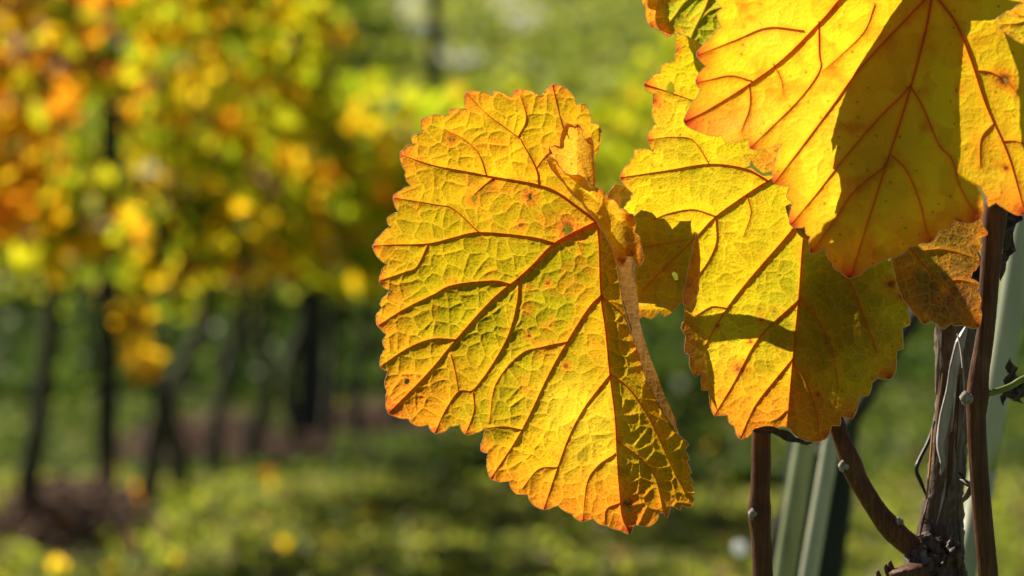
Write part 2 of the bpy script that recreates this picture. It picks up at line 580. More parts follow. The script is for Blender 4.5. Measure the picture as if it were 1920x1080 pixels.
def pigment(base, lst, edge_col=ORG, edge_w=16, vein_col=ORG, tips=(), spots=(), seed=0, mott=0.25, edgef=0.6, veinf=0.45, om=0.7, tone=1.0):
    def fn(x, y, dv, de, idc):
        c = blobs(x, y, base, lst)
        n = fbm(x, y, 60, seed + 3)
        c = mixv(c, RED, 0.9 * edgef * np.exp(-de / 4.0) * np.clip(fbm(x, y, 45, seed + 13) * 3 - 1, 0, 1))
        c = mixv(c, edge_col, edgef * np.exp(-de / edge_w) * np.clip(n * 2.2 - 0.5, 0, 1))
        c = mixv(c, vein_col, veinf * np.exp(-dv / 5.0))
        c = mixv(c, ORG, om * np.clip(fbm(x, y, 34, seed + 9) * 3.4 - 1.9, 0, 1))
        m = 1 + mott * (fbm(x, y, 26, seed + 5) - 0.5) * 2 + 0.26 * (idc - 0.5)
        c = c * m[:, None] * tone
        for tx, ty, r in tips:
            d = np.hypot(x - tx, y - ty)
            c = mixv(c, ORG, 0.85 * np.exp(-(d / (r * 2.8)) ** 2))
            c = mixv(c, RED, 0.95 * np.exp(-(d / (r * 1.25)) ** 2))
            c = mixv(c, (0.05, 0.01, 0.01), 0.9 * np.exp(-(d / (r * 0.28)) ** 2))
        for sx, sy, r in spots:
            d = np.hypot(x - sx, y - sy)
            c = mixv(c, ORG, 0.8 * np.exp(-(d / (r * 2.6)) ** 2))
            c = mixv(c, RED, 0.8 * np.exp(-(d / (r * 1.6)) ** 2))
            c = mixv(c, BRN, 0.9 * np.exp(-(d / r) ** 4))
        # scattered specks
        b, idv = voro(x, y, 30, seed + 41)
        sp = hash2(np.floor(x / 30), np.floor(y / 30), seed + 50)
        px = (np.floor(x / 30) + 0.2 + 0.6 * hash2(np.floor(x / 30), np.floor(y / 30), seed + 51)) * 30
        py = (np.floor(y / 30) + 0.2 + 0.6 * hash2(np.floor(x / 30), np.floor(y / 30), seed + 52)) * 30
        d = np.hypot(x - px, y - py)
        c = mixv(c, BRN, (sp > 0.72) * 0.8 * np.exp(-(d / (1.4 + 1.5 * (sp - 0.72) * 3)) ** 2))
        return np.clip(c, 0.003, 1)
    return fn


def ell(cx, cy, rx, ry, n=9, rot=0.0, j=0.25, seed=1):
    out = []
    for i in range(n):
        a = 2 * math.pi * i / n
        k = 1 + j * (float(hash2(np.float64(i), np.float64(cx), seed)) - 0.5) * 2
        x, y = rx * k * math.cos(a), ry * k * math.sin(a)
        out.append((cx + x * math.cos(rot) - y * math.sin(rot), cy + x * math.sin(rot) + y * math.cos(rot)))
    return out


# ================================================================== LEAF ONE: the large leaf in the middle
O1 = [(1036,158),(1013,181),(1000,172),(985,168),(969,168),(958,182),(942,174),(927,170),(923,180),(900,171),(873,173),(870,193),(874,205),
      (845,204),(841,217),(837,217),(812,215),(790,224),(790,243),(792,249),(772,256),(774,269),(760,276),(750,286),(752,304),(760,321),(759,329),
      (763,341),(770,348),(751,358),(737,369),(740,386),(747,397),(726,409),(727,419),(731,425),(712,442),(698,461),(706,480),(724,495),(715,510),(711,527),
      (719,539),(735,545),(721,556),(712,569),(716,577),(705,592),(707,610),(724,627),(717,641),(722,655),(713,671),(712,687),(728,697),(721,717),
      (725,735),(724,766),(729,776),(743,782),(766,785),(769,792),(782,799),(803,796),(809,808),(816,813),(831,810),(845,799),(863,796),(866,808),(873,815),
      (891,812),(911,800),(906,822),(901,845),(915,850),(913,865),(915,886),(920,898),(934,903),(954,902),(958,916),(969,927),(989,927),(993,939),
      (1006,951),(1020,956),(1033,953),(1046,947),(1055,956),(1071,963),(1081,974),(1092,978),(1112,972),(1122,982),(1138,986),(1162,994),(1182,1002),
      (1186,991),(1191,983),(1206,987),(1221,985),(1232,975),(1235,962),(1244,962),(1251,971),(1255,958),(1257,948),(1266,951),(1276,957),(1279,946),(1289,952),(1296,951),
      (1302,938),(1297,928),(1303,926),(1295,908),(1300,906),(1291,889),(1297,886),(1288,866),(1293,862),(1283,843),(1292,833),(1268,812),(1240,768),(1212,714),(1182,620),(1165,560),
      (1152,480),(1140,434),(1118,414),(1090,379),(1059,345),(1038,322),(1029,307),(1026,297),(1031,291),(1030,275),(1040,273),(1050,276),(1054,247),(1062,233),(1074,235),(1077,240),(1082,233),(1090,241),(1093,256),(1097,262),(1106,257),(1112,267),(1113,290),(1117,294),(1123,275),(1129,250),(1122,233),(1109,231),(1106,215),(1098,195),(1081,197),(1078,184),(1062,165)]
V1 = [([(1119,416),(1124,460),(1127,553),(1136,621),(1144,704),(1154,787),(1157,854),(1162,924),(1167,970),(1181,1000)], 3.6, 1.2),
      ([(1117,417),(1043,455),(1000,497),(972,522),(923,562),(856,636),(803,699),(730,773)], 4.4, 1.1),
      ([(1115,412),(1084,389),(1043,360),(1008,347),(980,341),(926,332),(869,321),(812,310),(753,291)], 3.4, 0.9),
      ([(1038,456),(995,445),(900,436),(850,446),(803,457),(740,459),(700,461)], 2.6, 0.8),
      ([(955,533),(923,527),(849,535),(814,552),(761,578),(711,609)], 2.6, 0.8),
      ([(856,637),(810,636),(765,653),(716,685)], 2.2, 0.7),
      ([(973,524),(970,566),(956,622),(933,668),(905,710),(884,733),(860,734),(835,770),(816,811)], 2.2, 0.8),
      ([(845,664),(854,699),(860,734)], 1.2, 1.0),
      ([(887,735),(889,770),(874,812)], 1.5, 0.7),
      ([(1010,346),(1005,316),(980,269),(971,257),(913,214),(874,174)], 2.2, 0.8),
      ([(972,256),(987,222),(975,177)], 1.6, 0.7),
      ([(912,329),(897,288),(869,261),(831,242)], 1.5, 0.6),
      ([(898,436),(850,392),(818,384),(741,371)], 1.6, 0.7),
      ([(925,333),(905,350),(888,366)], 1.2, 0.6),
      ([(1060,252),(1056,241),(1046,203),(1036,160)], 1.8, 1.0),
      ([(1005,316),(1020,296),(1032,284)], 1.0, 0.6),
      ([(803,457),(782,500),(760,510),(713,526)], 1.4, 0.6),
      ([(1127,554),(1103,579),(1064,641),(1030,701),(979,806),(921,896)], 2.7, 0.8),
      ([(1143,704),(1130,720),(1095,766),(1068,817),(1046,876),(1020,954)], 2.5, 0.8),
      ([(1154,851),(1122,873),(1101,905),(1093,976)], 1.8, 0.7),
      ([(1163,943),(1138,954),(1134,978)], 1.4, 0.7),
      ([(1046,876),(1010,880),(980,915)], 1.0, 0.5),
      ([(1064,641),(1020,650),(975,665),(930,720),(918,790)], 1.5, 0.6),
      ([(979,806),(945,800),(912,803)], 1.2, 0.6),
      ([(1128,556),(1162,584),(1178,610)], 1.8, 1.0),
      ([(1145,702),(1173,722),(1202,760),(1224,798),(1262,880),(1285,925)], 2.0, 0.8),
      ([(1156,825),(1168,834),(1202,860),(1229,897),(1242,950)], 1.8, 0.8)]
mx_y = np.array([100, 460, 553, 621, 704, 787, 854, 924, 970, 1010.]); mx_x = np.array([1122, 1124, 1127, 1136, 1144, 1154, 1157, 1162, 1167, 1182.])


def sh1(x, y):
    sdv = x - np.interp(y, mx_y, mx_x)
    right = np.where(sdv > 0, 1, 0)
    h = 0.10 * (-sdv) * (1 - right)
    h = h + 0.74 * sdv * right * np.clip((y - 380) / 120, 0, 1)
    h = h + 26 * (fbm(x, y, 170, 5, 2) - 0.5) + 9 * (vnoise(x, y, 60, 8) - 0.5)
    return h


L1 = Leaf(0.752, sh1, V1, seed=3, amp=(4.0, 3.5, 0.9), cell=(30, 12), boost=lambda x, y: 0.85 + 1.0 * np.clip((y - 430) / 150, 0, 1) * (x < 980) * 0.45 + 1.1 * (x > np.interp(y, mx_y, mx_x)))
tips1 = [(725,772,20),(1181,998,22),(750,288,10),(698,461,8),(711,527,7),(707,609,8),(737,369,7),(873,173,9),(969,168,8),(1036,158,10),(816,811,9),(873,814,7),
         (920,897,8),(1020,955,8),(901,845,8),(1092,977,8),(845,204,6),(790,224,6),(1250,968,7)]
col1 = pigment(OLV, [(930,300,130,90,YEL,0.85),(1000,240,90,60,YEL,0.3),(850,300,70,60,YEL,0.5),(1050,460,90,60,GRN,0.45),(950,520,150,70,OLV,0.5),(1060,560,90,80,GRN,0.45),
                     (880,600,120,90,GRN,0.35),(960,680,110,70,GRN,0.3),(1090,830,110,130,BRT,0.85),(1000,850,80,80,YEL,0.8),(1120,965,110,50,ORG,0.9),(1050,950,60,30,ORG,.7),(955,905,45,35,ORG,.8),(905,845,25,25,ORG,.6),(1000,930,40,25,ORG,.6),(1185,985,50,45,(0.85,0.13,0.02),0.85),(1120,975,50,22,(0.85,0.16,0.02),.7),(1020,945,40,20,(0.85,.2,.02),.6),(735,765,40,30,(0.85,.14,.02),.7),(1090,930,120,40,ORG,.6),(760,290,50,40,ORG,.5),(720,470,40,40,ORG,.5),(730,600,50,40,ORG,.5),(880,190,40,25,ORG,.5),(1230,950,60,40,ORG,0.6),(770,745,70,60,ORG,0.85),
                     (1180,950,50,60,ORG,0.7),(820,760,60,40,ORG,0.5),(800,230,70,60,OLV,0.4),(900,770,60,50,GRN,0.6),(870,700,60,60,ORG,0.3),(1040,200,50,50,OLV,0.5),
                     (925,355,28,10,(0.5,0.14,0.01),0.9),(1215,800,60,160,OLV,0.5),(1060,765,60,50,BRT,0.5),(1110,620,30,90,YEL,0.5)],
               tone=0.84, tips=tips1, spots=[(994,369,7),(1064,428,12),(847,262,5),(889,372,4),(977,422,4),(1027,531,3.5),(1176,945,9),(762,715,4),(1061,686,4),(992,630,3),(926,338,3)], seed=2)
H1 = [[(885,367),(892,366),(893,378),(886,380)], [(845,258),(848,257),(849,266),(846,268)], [(992,362),(997,364),(996,375),(991,372)],
      [(1059,412),(1063,424),(1074,427),(1073,437),(1064,440),(1056,446),(1059,434)], ell(763,715,4.6,6,8,0.5,0.1), ell(992,630,3,1.8,6),
      ell(974,422,1.6,3,6), ell(981,421,1.5,3,6), [(1166,930),(1172,935),(1180,939),(1181,942),(1172,938)], [(1170,947),(1177,954),(1185,958),(1184,962),(1175,957)]]
s_main = L1.sheet(O1, H1, 1.5, col1)
# the little upright lobe and the rolled band in front of it belong to the same blade
P1 = [(1030,275),(1040,273),(1050,276),(1054,247),(1062,233),(1074,235),(1077,240),(1082,233),(1090,241),(1093,256),(1097,262),(1106,257),(1112,267),(1113,300),(1115,351),(1097,338),(1078,334),(1059,323),(1043,307),(1031,291)]
P2 = [(1024,294),(1041,299),(1048,312),(1058,326),(1072,329),(1084,328),(1097,334),(1101,346),(1106,354),(1118,352),(1130,357),(1137,365),(1139,374),(1150,375),(1157,382),(1162,392),(1170,392),
      (1178,400),(1187,402),(1192,423),(1189,436),(1200,445),(1199,452),(1204,470),(1206,490),(1196,500),(1186,482),(1176,480),(1168,500),(1160,500),(1150,470),(1136,440),(1118,414),(1090,379),(1059,345),(1038,322),(1029,307)]
sP1 = lambda x, y: sh1(x, y) + 1 + 0.75 * np.maximum(x - 1082, 0) + 0.04 * (340 - y) + 5 * np.sin((x - 1040) / 13) + 2 * (vnoise(x, y, 25, 3) - 0.5)
def sP2(x, y):
    t = np.clip((x - 1024) / 176, 0, 1); yl = 300 + 150 * t     # centre line of the roll
    v = (y - yl) / 30.0
    return sh1(x, y) * 0.3 + 9 + 0.95 * np.maximum(y - yl + 4, 0) + 0.10 * (x - 1030) - 0.25 * np.minimum(y - yl + 4, 0) + 5 * np.sin(x / 7.5) + 6 * (vnoise(x, y, 20, 4) - 0.5)
LP = Leaf(0.752, sh1, [([(1062,240),(1075,280),(1100,335)],1.6,1.6), ([(1120,412),(1150,400),(1186,404)],1.8,.8), ([(1106,262),(1110,300),(1112,345)],1.0,1.0), ([(1132,360),(1128,385),(1118,400)],1.2,1.0)], seed=8, cell=(24, 9), amp=(2, 1.8, 0.5))
colP1 = pigment((0.85,0.46,0.03), [(1075,290,40,40,(0.8,0.42,0.03),0.6)], seed=12, mott=0.15, tips=[(1082,235,5)])
colP2 = pigment((0.74,0.50,0.015), [(1165,400,40,25,YEL,0.5),(1190,470,30,45,(0.16,0.09,0.03),0.95),(1186,404,14,14,ORG,0.8),(1130,370,30,14,ORG,0.4)], seed=14, om=0.2, tips=[(1187,403,9),(1130,357,4)], spots=[(1184,478,7),(1165,488,6)])
s_p1 = LP.sheet(P1, [], 1.4, colP1, shape=sP1)
s_p2 = LP.sheet(P2, [], 1.4, colP2, shape=sP2)
leaf1 = L1.build("grape_leaf", [s_main, s_p1, s_p2], M_BLADE, rim=0.75, offs=(1118, 415))
tag(leaf1, "large net-veined yellow leaf in the middle with small holes and a curled lobe on top", "leaf")
# rolled-back lobe: a tight fleshy roll down the right side
xl_y = np.array([470, 560, 620, 714, 768, 812.]); xl_x = np.array([1156, 1168, 1184, 1212, 1240, 1266.])
RL = [(1158,478),(1168,560),(1183,620),(1211,714),(1238,768),(1260,806),(1274,818),(1266,784),(1254,758),(1244,736),(1233,704),(1220,672),(1207,632),(1199,602),(1196,560),(1191,524),(1188,498),(1178,474)]
LR = Leaf(0.752, lambda x, y: sh1(np.interp(y, xl_y, xl_x), y) + 5 - 0.9 * (x - np.interp(y, xl_y, xl_x)) + 5 * (fbm(x * 2.5, y * .5, 14, 6, 2) - .5), [], seed=19, cell=(16, 7), amp=(0, 1.6, 1.0))
sr = LR.sheet(RL, [], 1.4, pigment((0.40, 0.19, 0.05), [(1200,600,16,60,(0.5,0.28,0.12),0.6)], seed=21, om=0.3, edgef=.2), k=0.01)
me = np_mesh("folded_lobe", sr['V'], sr['F'])
add_attr(me, "pig", 'FLOAT_COLOR', sr['col']); add_attr(me, "net", 'FLOAT_VECTOR', sr['net']); add_attr(me, "pc", 'FLOAT_VECTOR', sr['pc'])
link_mesh("folded_lobe", me, M_FOLD, leaf1)
wf = catmull([(1186,478),(1189,490),(1187,508),(1190,530)], 5)
tube("torn_flap", PN(wf[:, 0], wf[:, 1], 0.742), np.array([1.5, 4, 6, 6, 5, 5, 4, 4, 4, 4, 3, 3, 2.5, 2, 1.5, 1])[:len(wf)] * 0.74 / FPX, soft_material("pale_pink_tissue", (0.85,0.6,0.45), 0.5), leaf1, n=7)

# ================================================================== LEAF TWO: behind, to the right
O2 = [(1268,62),(1268,91),(1265,113),(1241,122),(1239,136),(1222,145),(1208,157),(1210,169),(1225,176),(1224,194),(1222,212),(1230,233),(1218,245),(1214,264),(1223,282),(1205,278),(1190,281),(1188,294),
      (1173,312),(1162,333),(1186,362),(1183,373),(1170,389),(1168,420),(1165,470),(1168,520),(1180,560),(1190,600),(1205,592),(1220,598),(1238,583),(1242,591),(1248,594),(1262,582),(1278,564),(1285,575),(1284,598),(1277,615),(1286,629),(1284,660),
      (1293,665),(1293,687),(1303,706),(1317,698),(1315,731),(1329,731),(1331,749),(1339,780),(1364,778),(1367,793),(1376,798),(1382,818),(1388,823),(1402,820),(1412,808),(1440,800),(1470,800),
      (1482,804),(1493,818),(1515,827),(1538,827),(1551,820),(1560,798),(1575,798),(1576,780),(1599,785),(1609,758),(1612,744),(1629,741),(1635,718),(1645,709),(1671,710),(1678,700),(1680,669),(1682,658),
      (1694,653),(1693,638),(1691,613),(1706,609),(1702,580),(1690,520),(1660,460),(1600,420),(1540,400),(1530,330),(1500,250),(1430,180),(1360,120),(1310,80)]
V2 = [([(1530,365),(1509,429),(1498,558),(1487,669),(1476,796)], 3.6, 1.3),
      ([(1530,365),(1489,427),(1407,522),(1362,580),(1322,647)], 3.2, 1.2),
      ([(1530,365),(1490,318),(1447,336),(1400,365),(1340,408),(1298,452),(1186,562)], 3.6, 0.9),
      ([(1440,340),(1428,332),(1395,316),(1330,308),(1250,320),(1164,333)], 2.8, 0.9),
      ([(1330,308),(1300,264),(1265,257),(1216,262)], 1.4, 0.6),
      ([(1498,562),(1424,633),(1376,718),(1340,778)], 2.4, 0.9),
      ([(1487,672),(1424,749),(1404,785),(1389,820)], 2.0, 0.8),
      ([(1343,406),(1300,393),(1255,400),(1225,412)], 1.8, 0.7),
      ([(1342,408),(1343,455),(1325,495),(1305,520)], 1.8, 0.8),
      ([(1362,578),(1335,575),(1308,590)], 1.6, 0.8),
      ([(1200,465),(1240,458),(1290,450)], 1.0, 0.6),
      ([(1400,365),(1408,400),(1395,440)], 1.2, 0.5),
      ([(1502,558),(1538,607),(1562,660),(1573,731)], 2.0, 0.9),
      ([(1560,480),(1591,524),(1622,598),(1644,660)], 2.2, 0.9),
      ([(1487,680),(1510,715),(1530,770),(1535,815)], 1.4, 0.7),
      ([(1476,770),(1458,785),(1445,790)], 1.2, 0.6),
      ([(1208,158),(1240,168),(1295,187)], 1.8, 1.0)]
m2y = np.array([300, 429, 558, 669, 796, 850.]); m2x = np.array([1540, 1509, 1498, 1487, 1476, 1470.])


def sh2(x, y):
    sdv = x - np.interp(y, m2y, m2x)
    r = np.maximum(sdv, 0)
    g = 1 / (1 + np.exp(-(y - 430) / 25.0))
    h = 0.72 * r * g + 0.05 * np.maximum(-sdv, 0)
    # left lower margin rolled back
    e = np.interp(y, [560, 580, 602, 638, 691, 735, 770], [1280, 1291, 1307, 1322, 1329, 1331, 1333])
    h = h - 1.3 * np.maximum(e - x, 0) * np.clip((y - 560) / 20, 0, 1)
    h = h + 22 * (fbm(x, y, 180, 15, 2) - 0.5) + 7 * (vnoise(x, y, 60, 18) - 0.5)
    return h


L2 = Leaf(0.768, sh2, V2, seed=23, cell=(24, 11), amp=(4.0, 1.6, 0.7))
tips2 = [(1208,158,10),(1163,333,8),(1388,820,9),(1340,779,7),(1599,783,8),(1668,708,12),(1538,826,9),(1552,818,9),(1190,598,12),(1215,262,7),(1268,92,6),(1228,190,9),(1303,704,6),(1277,615,4)]
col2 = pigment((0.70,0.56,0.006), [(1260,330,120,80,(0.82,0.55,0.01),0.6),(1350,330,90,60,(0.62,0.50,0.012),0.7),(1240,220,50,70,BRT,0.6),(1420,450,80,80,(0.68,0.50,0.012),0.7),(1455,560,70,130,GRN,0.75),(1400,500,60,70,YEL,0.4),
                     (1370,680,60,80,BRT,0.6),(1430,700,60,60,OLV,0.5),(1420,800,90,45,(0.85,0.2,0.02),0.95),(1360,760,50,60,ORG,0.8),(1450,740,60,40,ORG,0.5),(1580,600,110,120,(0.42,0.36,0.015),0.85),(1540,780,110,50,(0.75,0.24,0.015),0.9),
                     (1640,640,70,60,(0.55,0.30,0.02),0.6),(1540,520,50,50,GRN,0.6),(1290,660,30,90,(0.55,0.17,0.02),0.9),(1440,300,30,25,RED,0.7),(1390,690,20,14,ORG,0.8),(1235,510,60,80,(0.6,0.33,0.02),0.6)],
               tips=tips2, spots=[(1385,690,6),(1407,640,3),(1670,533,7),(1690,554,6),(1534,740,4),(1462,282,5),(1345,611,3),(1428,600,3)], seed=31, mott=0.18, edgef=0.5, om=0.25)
H2 = [[(1257,152),(1262,156),(1266,171),(1257,178),(1248,175),(1251,161)],
      [(1408,298),(1413,310),(1422,318),(1430,324),(1449,321),(1447,329),(1430,330),(1418,322),(1408,314),(1397,318),(1396,315),(1406,310)],
      [(1259,513),(1264,509),(1270,514),(1272,524),(1266,526)]]
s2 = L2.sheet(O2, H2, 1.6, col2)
FL = [(1307,436),(1310,470),(1312,505),(1309,535),(1303,560),(1292,575),(1282,571),(1280,560),(1286,530),(1292,500),(1299,470),(1303,450)]
colF = pigment((0.85,0.36,0.03), [(1290,560,20,30,(0.9,0.3,0.15),0.8)], seed=66)
s2b = L2.sheet(FL, [], 1.4, colF, shape=lambda x, y: 22 + 0.5 * (1300 - x) + sh2(x, y))
leaf2 = L2.build("grape_leaf", [s2, s2b], M_BLADE, rim=0.7, offs=(1530, 365))
tag(leaf2, "yellow-green leaf with orange lower edge, half in shade, below the brightest leaf", "leaf")
WT = [(1410,808),(1425,801),(1445,799),(1462,806),(1478,808),(1492,820),(1512,829),(1524,829),(1512,835),(1496,830),(1478,828),(1462,819),(1448,812),(1428,814)]
LW = Leaf(0.764, lambda x, y: 0.4 * (y - 800) + 6 * (vnoise(x, y, 14, 2) - .5), [], seed=70, cell=(14, 7), amp=(0, 2, 1))
sw = LW.sheet(WT, [], 1.6, pigment((0.05,0.03,0.02), [], seed=3, edgef=0.0, veinf=0))
me = np_mesh("withered_tip", sw['V'], sw['F']); link_mesh("withered_tip", me, M_BROWNTIP, leaf2)


# ================================================================== LEAF THREE: brightest, top right, nearest
O3 = [(1342,0),(1354,15),(1344,29),(1352,50),(1330,75),(1307,97),(1305,104),(1323,124),(1306,145),(1304,155),(1314,167),(1307,183),(1293,202),(1281,227),(1290,238),(1315,249),(1354,255),(1360,266),(1373,266),(1404,260),
      (1406,279),(1424,281),(1465,270),(1455,295),(1451,311),(1449,340),(1455,345),(1480,348),(1474,369),(1486,379),(1482,395),(1480,420),(1487,427),(1509,425),(1512,440),(1519,443),(1519,477),(1538,470),(1548,465),(1552,485),(1560,492),
      (1564,504),(1576,509),(1591,522),(1613,515),(1627,500),(1658,487),(1689,478),(1707,462),(1729,455),(1744,455),(1753,447),(1760,431),(1774,431),(1783,426),(1790,413),(1818,419),(1836,411),(1845,393),(1840,365),(1829,345),(1838,350),(1850,370),(1852,388),
      (1867,380),(1880,389),(1902,402),(1920,403),(1960,380),(2000,330),(2020,200),(2000,60),(1960,-40),(1880,-100),(1760,-60),(1640,-110),(1520,-90),(1420,-60),(1360,-30)]
V3 = [([(1748,-14),(1735,60),(1700,190),(1655,330),(1595,518)], 4.2, 1.2),
      ([(1748,-14),(1690,-30),(1600,-20),(1540,40),(1470,110),(1405,158),(1330,205),(1284,228)], 4.2, 1.0),
      ([(1748,-14),(1790,40),(1820,110),(1850,200),(1890,290),(1918,385)], 3.8, 1.0),
      ([(1748,-14),(1700,35),(1613,128),(1560,200),(1500,280),(1453,342)], 2.6, 0.8),
      ([(1507,58),(1440,52),(1380,75),(1308,104)], 2.0, 0.8),
      ([(1535,40),(1536,100),(1537,132),(1500,185),(1440,245),(1408,276)], 1.9, 0.7),
      ([(1410,152),(1370,142),(1330,150),(1306,155)], 1.5, 0.6),
      ([(1405,158),(1406,200),(1390,245)], 1.4, 0.6),
      ([(1450,120),(1465,150),(1468,175)], 1.2, 0.5),
      ([(1705,163),(1690,180),(1640,230),(1580,300),(1530,365),(1484,420)], 2.3, 0.8),
      ([(1706,160),(1730,200),(1760,270),(1785,300),(1800,350),(1832,408)], 2.3, 0.8),
      ([(1668,290),(1655,315),(1600,360),(1560,420),(1521,473)], 1.9, 0.7),
      ([(1670,290),(1700,320),(1725,380),(1735,425),(1745,453)], 1.8, 0.7),
      ([(1832,132),(1860,137),(1890,155),(1905,172)], 1.6, 0.8),
      ([(1880,265),(1905,265),(1930,275)], 1.3, 0.6),
      ([(1863,232),(1840,260),(1838,310)], 1.4, 0.6),
      ([(1640,10),(1620,60),(1570,110),(1540,135)], 1.2, 0.5)]


def sh3(x, y):
    h = 0.06 * (x - 1600) * 0 + 26 * (fbm(x, y, 240, 45, 2) - 0.5)
    h = h - 0.10 * np.maximum(1500 - x, 0) + 0.03 * (y - 200)
    mid = np.interp(y, [-20, 60, 190, 330, 518], [1748, 1735, 1700, 1655, 1595])
    h = h + 0.12 * np.abs(x - mid)
    return h


L3 = Leaf(0.722, sh3, V3, seed=47, cell=(34, 15), amp=(3.0, 0.9, 0.3), warp=14)
tips3 = [(a, b, c * 1.5) for a, b, c in [(1284,229,15),(1307,100,8),(1449,341,9),(1481,420,10),(1592,519,11),(1520,475,7),(1745,454,6),(1406,277,7),(1305,152,6),(1832,410,9),(1918,400,10)]]
col3 = pigment((1.0,0.64,0.015), [(1560,260,140,160,(1.0,0.72,0.03),0.8),(1400,200,120,60,(1.0,0.60,0.03),0.6),(1350,235,80,30,(1.0,0.42,0.08),0.6),(1850,300,60,120,(1.0,0.58,0.02),0.6),(1580,470,60,50,(0.95,0.50,0.02),0.7),
                     (1440,60,60,40,(1.0,0.62,0.05),0.4),(1890,370,50,40,(0.95,0.33,0.03),0.7)],
               vein_col=(0.9,0.16,0.01), veinf=0.6, tips=tips3, spots=[(1882,149,9),(1886,315,4),(1800,415,3)], seed=51, mott=0.08, edgef=0.5, edge_w=10)
H3 = [[(1877,144),(1882,147),(1887,148),(1892,157),(1885,156)]]
s3 = L3.sheet(O3, H3, 1.8, col3)
leaf3 = L3.build("grape_leaf", [s3], M_SMOOTH, rim=0.6, offs=(1748, -14))
tag(leaf3, "brightest golden leaf at the top right, red-veined, crossed by a dark leaf shadow", "leaf")


# ================================================================== neighbours of the three
def simple_leaf(D, outline, veins, col, label, seed, shape=None, mat=None, rim=0.6, cell=(22, 10), amp=(4, 3, 1), step=1.8, vmat=None, holes=(), base=None, kk=0.07):
    shp = shape or (lambda x, y: 20 * (fbm(x, y, 120, seed, 2) - 0.5))
    Lf = Leaf(D, shp, veins, seed=seed, cell=cell, amp=amp)
    sq = Lf.sheet(outline, holes, step, col, k=kk)
    root = Lf.build("grape_leaf", [sq], mat or M_BLADE, rim=rim, vmat=vmat, offs=base or tuple(veins[0][0][0]))
    tag(root, label, "leaf")
    return root


simple_leaf(0.7815, [(1204,-20),(1204,4),(1210,15),(1213,39),(1222,51),(1233,54),(1241,60),(1253,69),(1260,66),(1252,50),(1240,20),(1232,-20),(1225,-50)],
            [([(1225,-30),(1228,10),(1235,45)], 1.3, .7)], pigment((0.85,0.36,0.02), [], seed=82, tips=[(1222,50,8),(1253,68,7)]),
            "orange leaf edge peeking out behind the small green leaf at the top", 81)
simple_leaf(0.779, [(1210,-40),(1214,0),(1216,15),(1231,19),(1229,32),(1230,43),(1236,54),(1243,58),(1257,64),(1274,60),(1280,78),(1284,91),(1284,105),(1305,107),(1322,104),(1345,80),(1400,40),(1410,-40),(1310,-80)],
            [([(1345,-40),(1320,20),(1300,60),(1286,104)], 1.8, .8), ([(1330,-10),(1290,0),(1265,30),(1243,57)], 1.6, .7), ([(1312,40),(1330,22),(1352,14)], 1.2, .7), ([(1300,-20),(1260,-6),(1218,14)], 1.3, .7)],
            pigment((0.34,0.38,0.012), [(1290,40,50,40,(0.32,0.34,0.012),0.4),(1243,57,10,10,ORG,0.8)], vein_col=(0.6,0.35,0.02), seed=85, mott=0.25),
            "small green leaf at the top, left of the brightest golden leaf", 84, vmat=M_VEIN_G, amp=(5, 5, 1.2), cell=(24, 11))
simple_leaf(0.729, [(1791,405),(1818,416),(1838,405),(1843,425),(1852,438),(1833,447),(1842,460),(1831,473),(1836,487),(1835,498),(1824,509),(1818,522),(1836,531),(1833,545),(1840,562),(1836,576),(1841,590),(1837,613),
                    (1822,616),(1805,610),(1791,611),(1782,607),(1769,618),(1758,608),(1747,602),(1733,608),(1722,596),(1711,584),(1703,573),(1690,555),(1680,520),(1672,480),(1700,440),(1740,410)],
            [([(1700,458),(1735,500),(1770,535),(1800,570),(1836,610)], 2.0, .8), ([(1730,470),(1770,468),(1815,480),(1834,490)], 1.3, .6), ([(1770,535),(1795,525),(1834,533)], 1.1, .6), ([(1720,485),(1712,530),(1733,606)], 1.3, .6)],
            pigment((0.24,0.11,0.02), [(1790,560,60,50,(0.26,0.06,0.04),0.9),(1740,480,50,40,(0.36,0.22,0.02),0.6)], seed=92, tips=[(1836,611,12),(1733,606,8),(1851,438,7)], spots=[(1800,530,3),(1760,560,3),(1780,500,2)], mott=0.35),  # pigment darkened to carry the shade on this leaf
            "dull brownish leaf with painted-in shade between the golden leaf and the right-hand cane", 91, shape=lambda x, y: 0.75 * (x - 1760) * 0.6 + 16 * (fbm(x, y, 90, 7, 2) - .5), amp=(3, 1.4, .8))
simple_leaf(0.700, [(1868,37),(1880,26),(1897,19),(1912,8),(1945,0),(1975,40),(1950,90),(1925,84),(1908,78),(1898,70),(1884,60),(1874,52)],
            [([(1960,0),(1920,40),(1876,46)], 1.5, .7), ([(1935,28),(1915,30),(1900,20)], 1., .6)],
            pigment((0.36,0.34,0.012), [], seed=95), "green leaf tip at the right end of the top edge", 94, vmat=M_VEIN_G)


# ---- leaves standing between these and the sun: unseen, outlines cut to the shadows they throw
def toward_sun(poly, Ds, gap):
    w = PN(np.array(poly, float)[:, 0], np.array(poly, float)[:, 1], Ds)
    f = np.array(SUN); ax = RX @ np.array([0, 0, -1.0])
    w = w + f * (gap / float(f @ ax))
    x, y, _ = unproj(w)
    return np.stack([x, y], -1)


def cast(poly, lf, Dc):
    p = np.array(poly, float)
    w = PN(p[:, 0], p[:, 1], lf.dep(p[:, 0], p[:, 1], 2.0))
    f = np.array(SUN); ax = RX @ np.array([0, 0, -1.0])
    d = (w - CAMP) @ ax
    w = w + f * ((Dc - d) / float(f @ ax))[:, None]
    x, y, _ = unproj(w)
    return np.stack([x, y], -1)


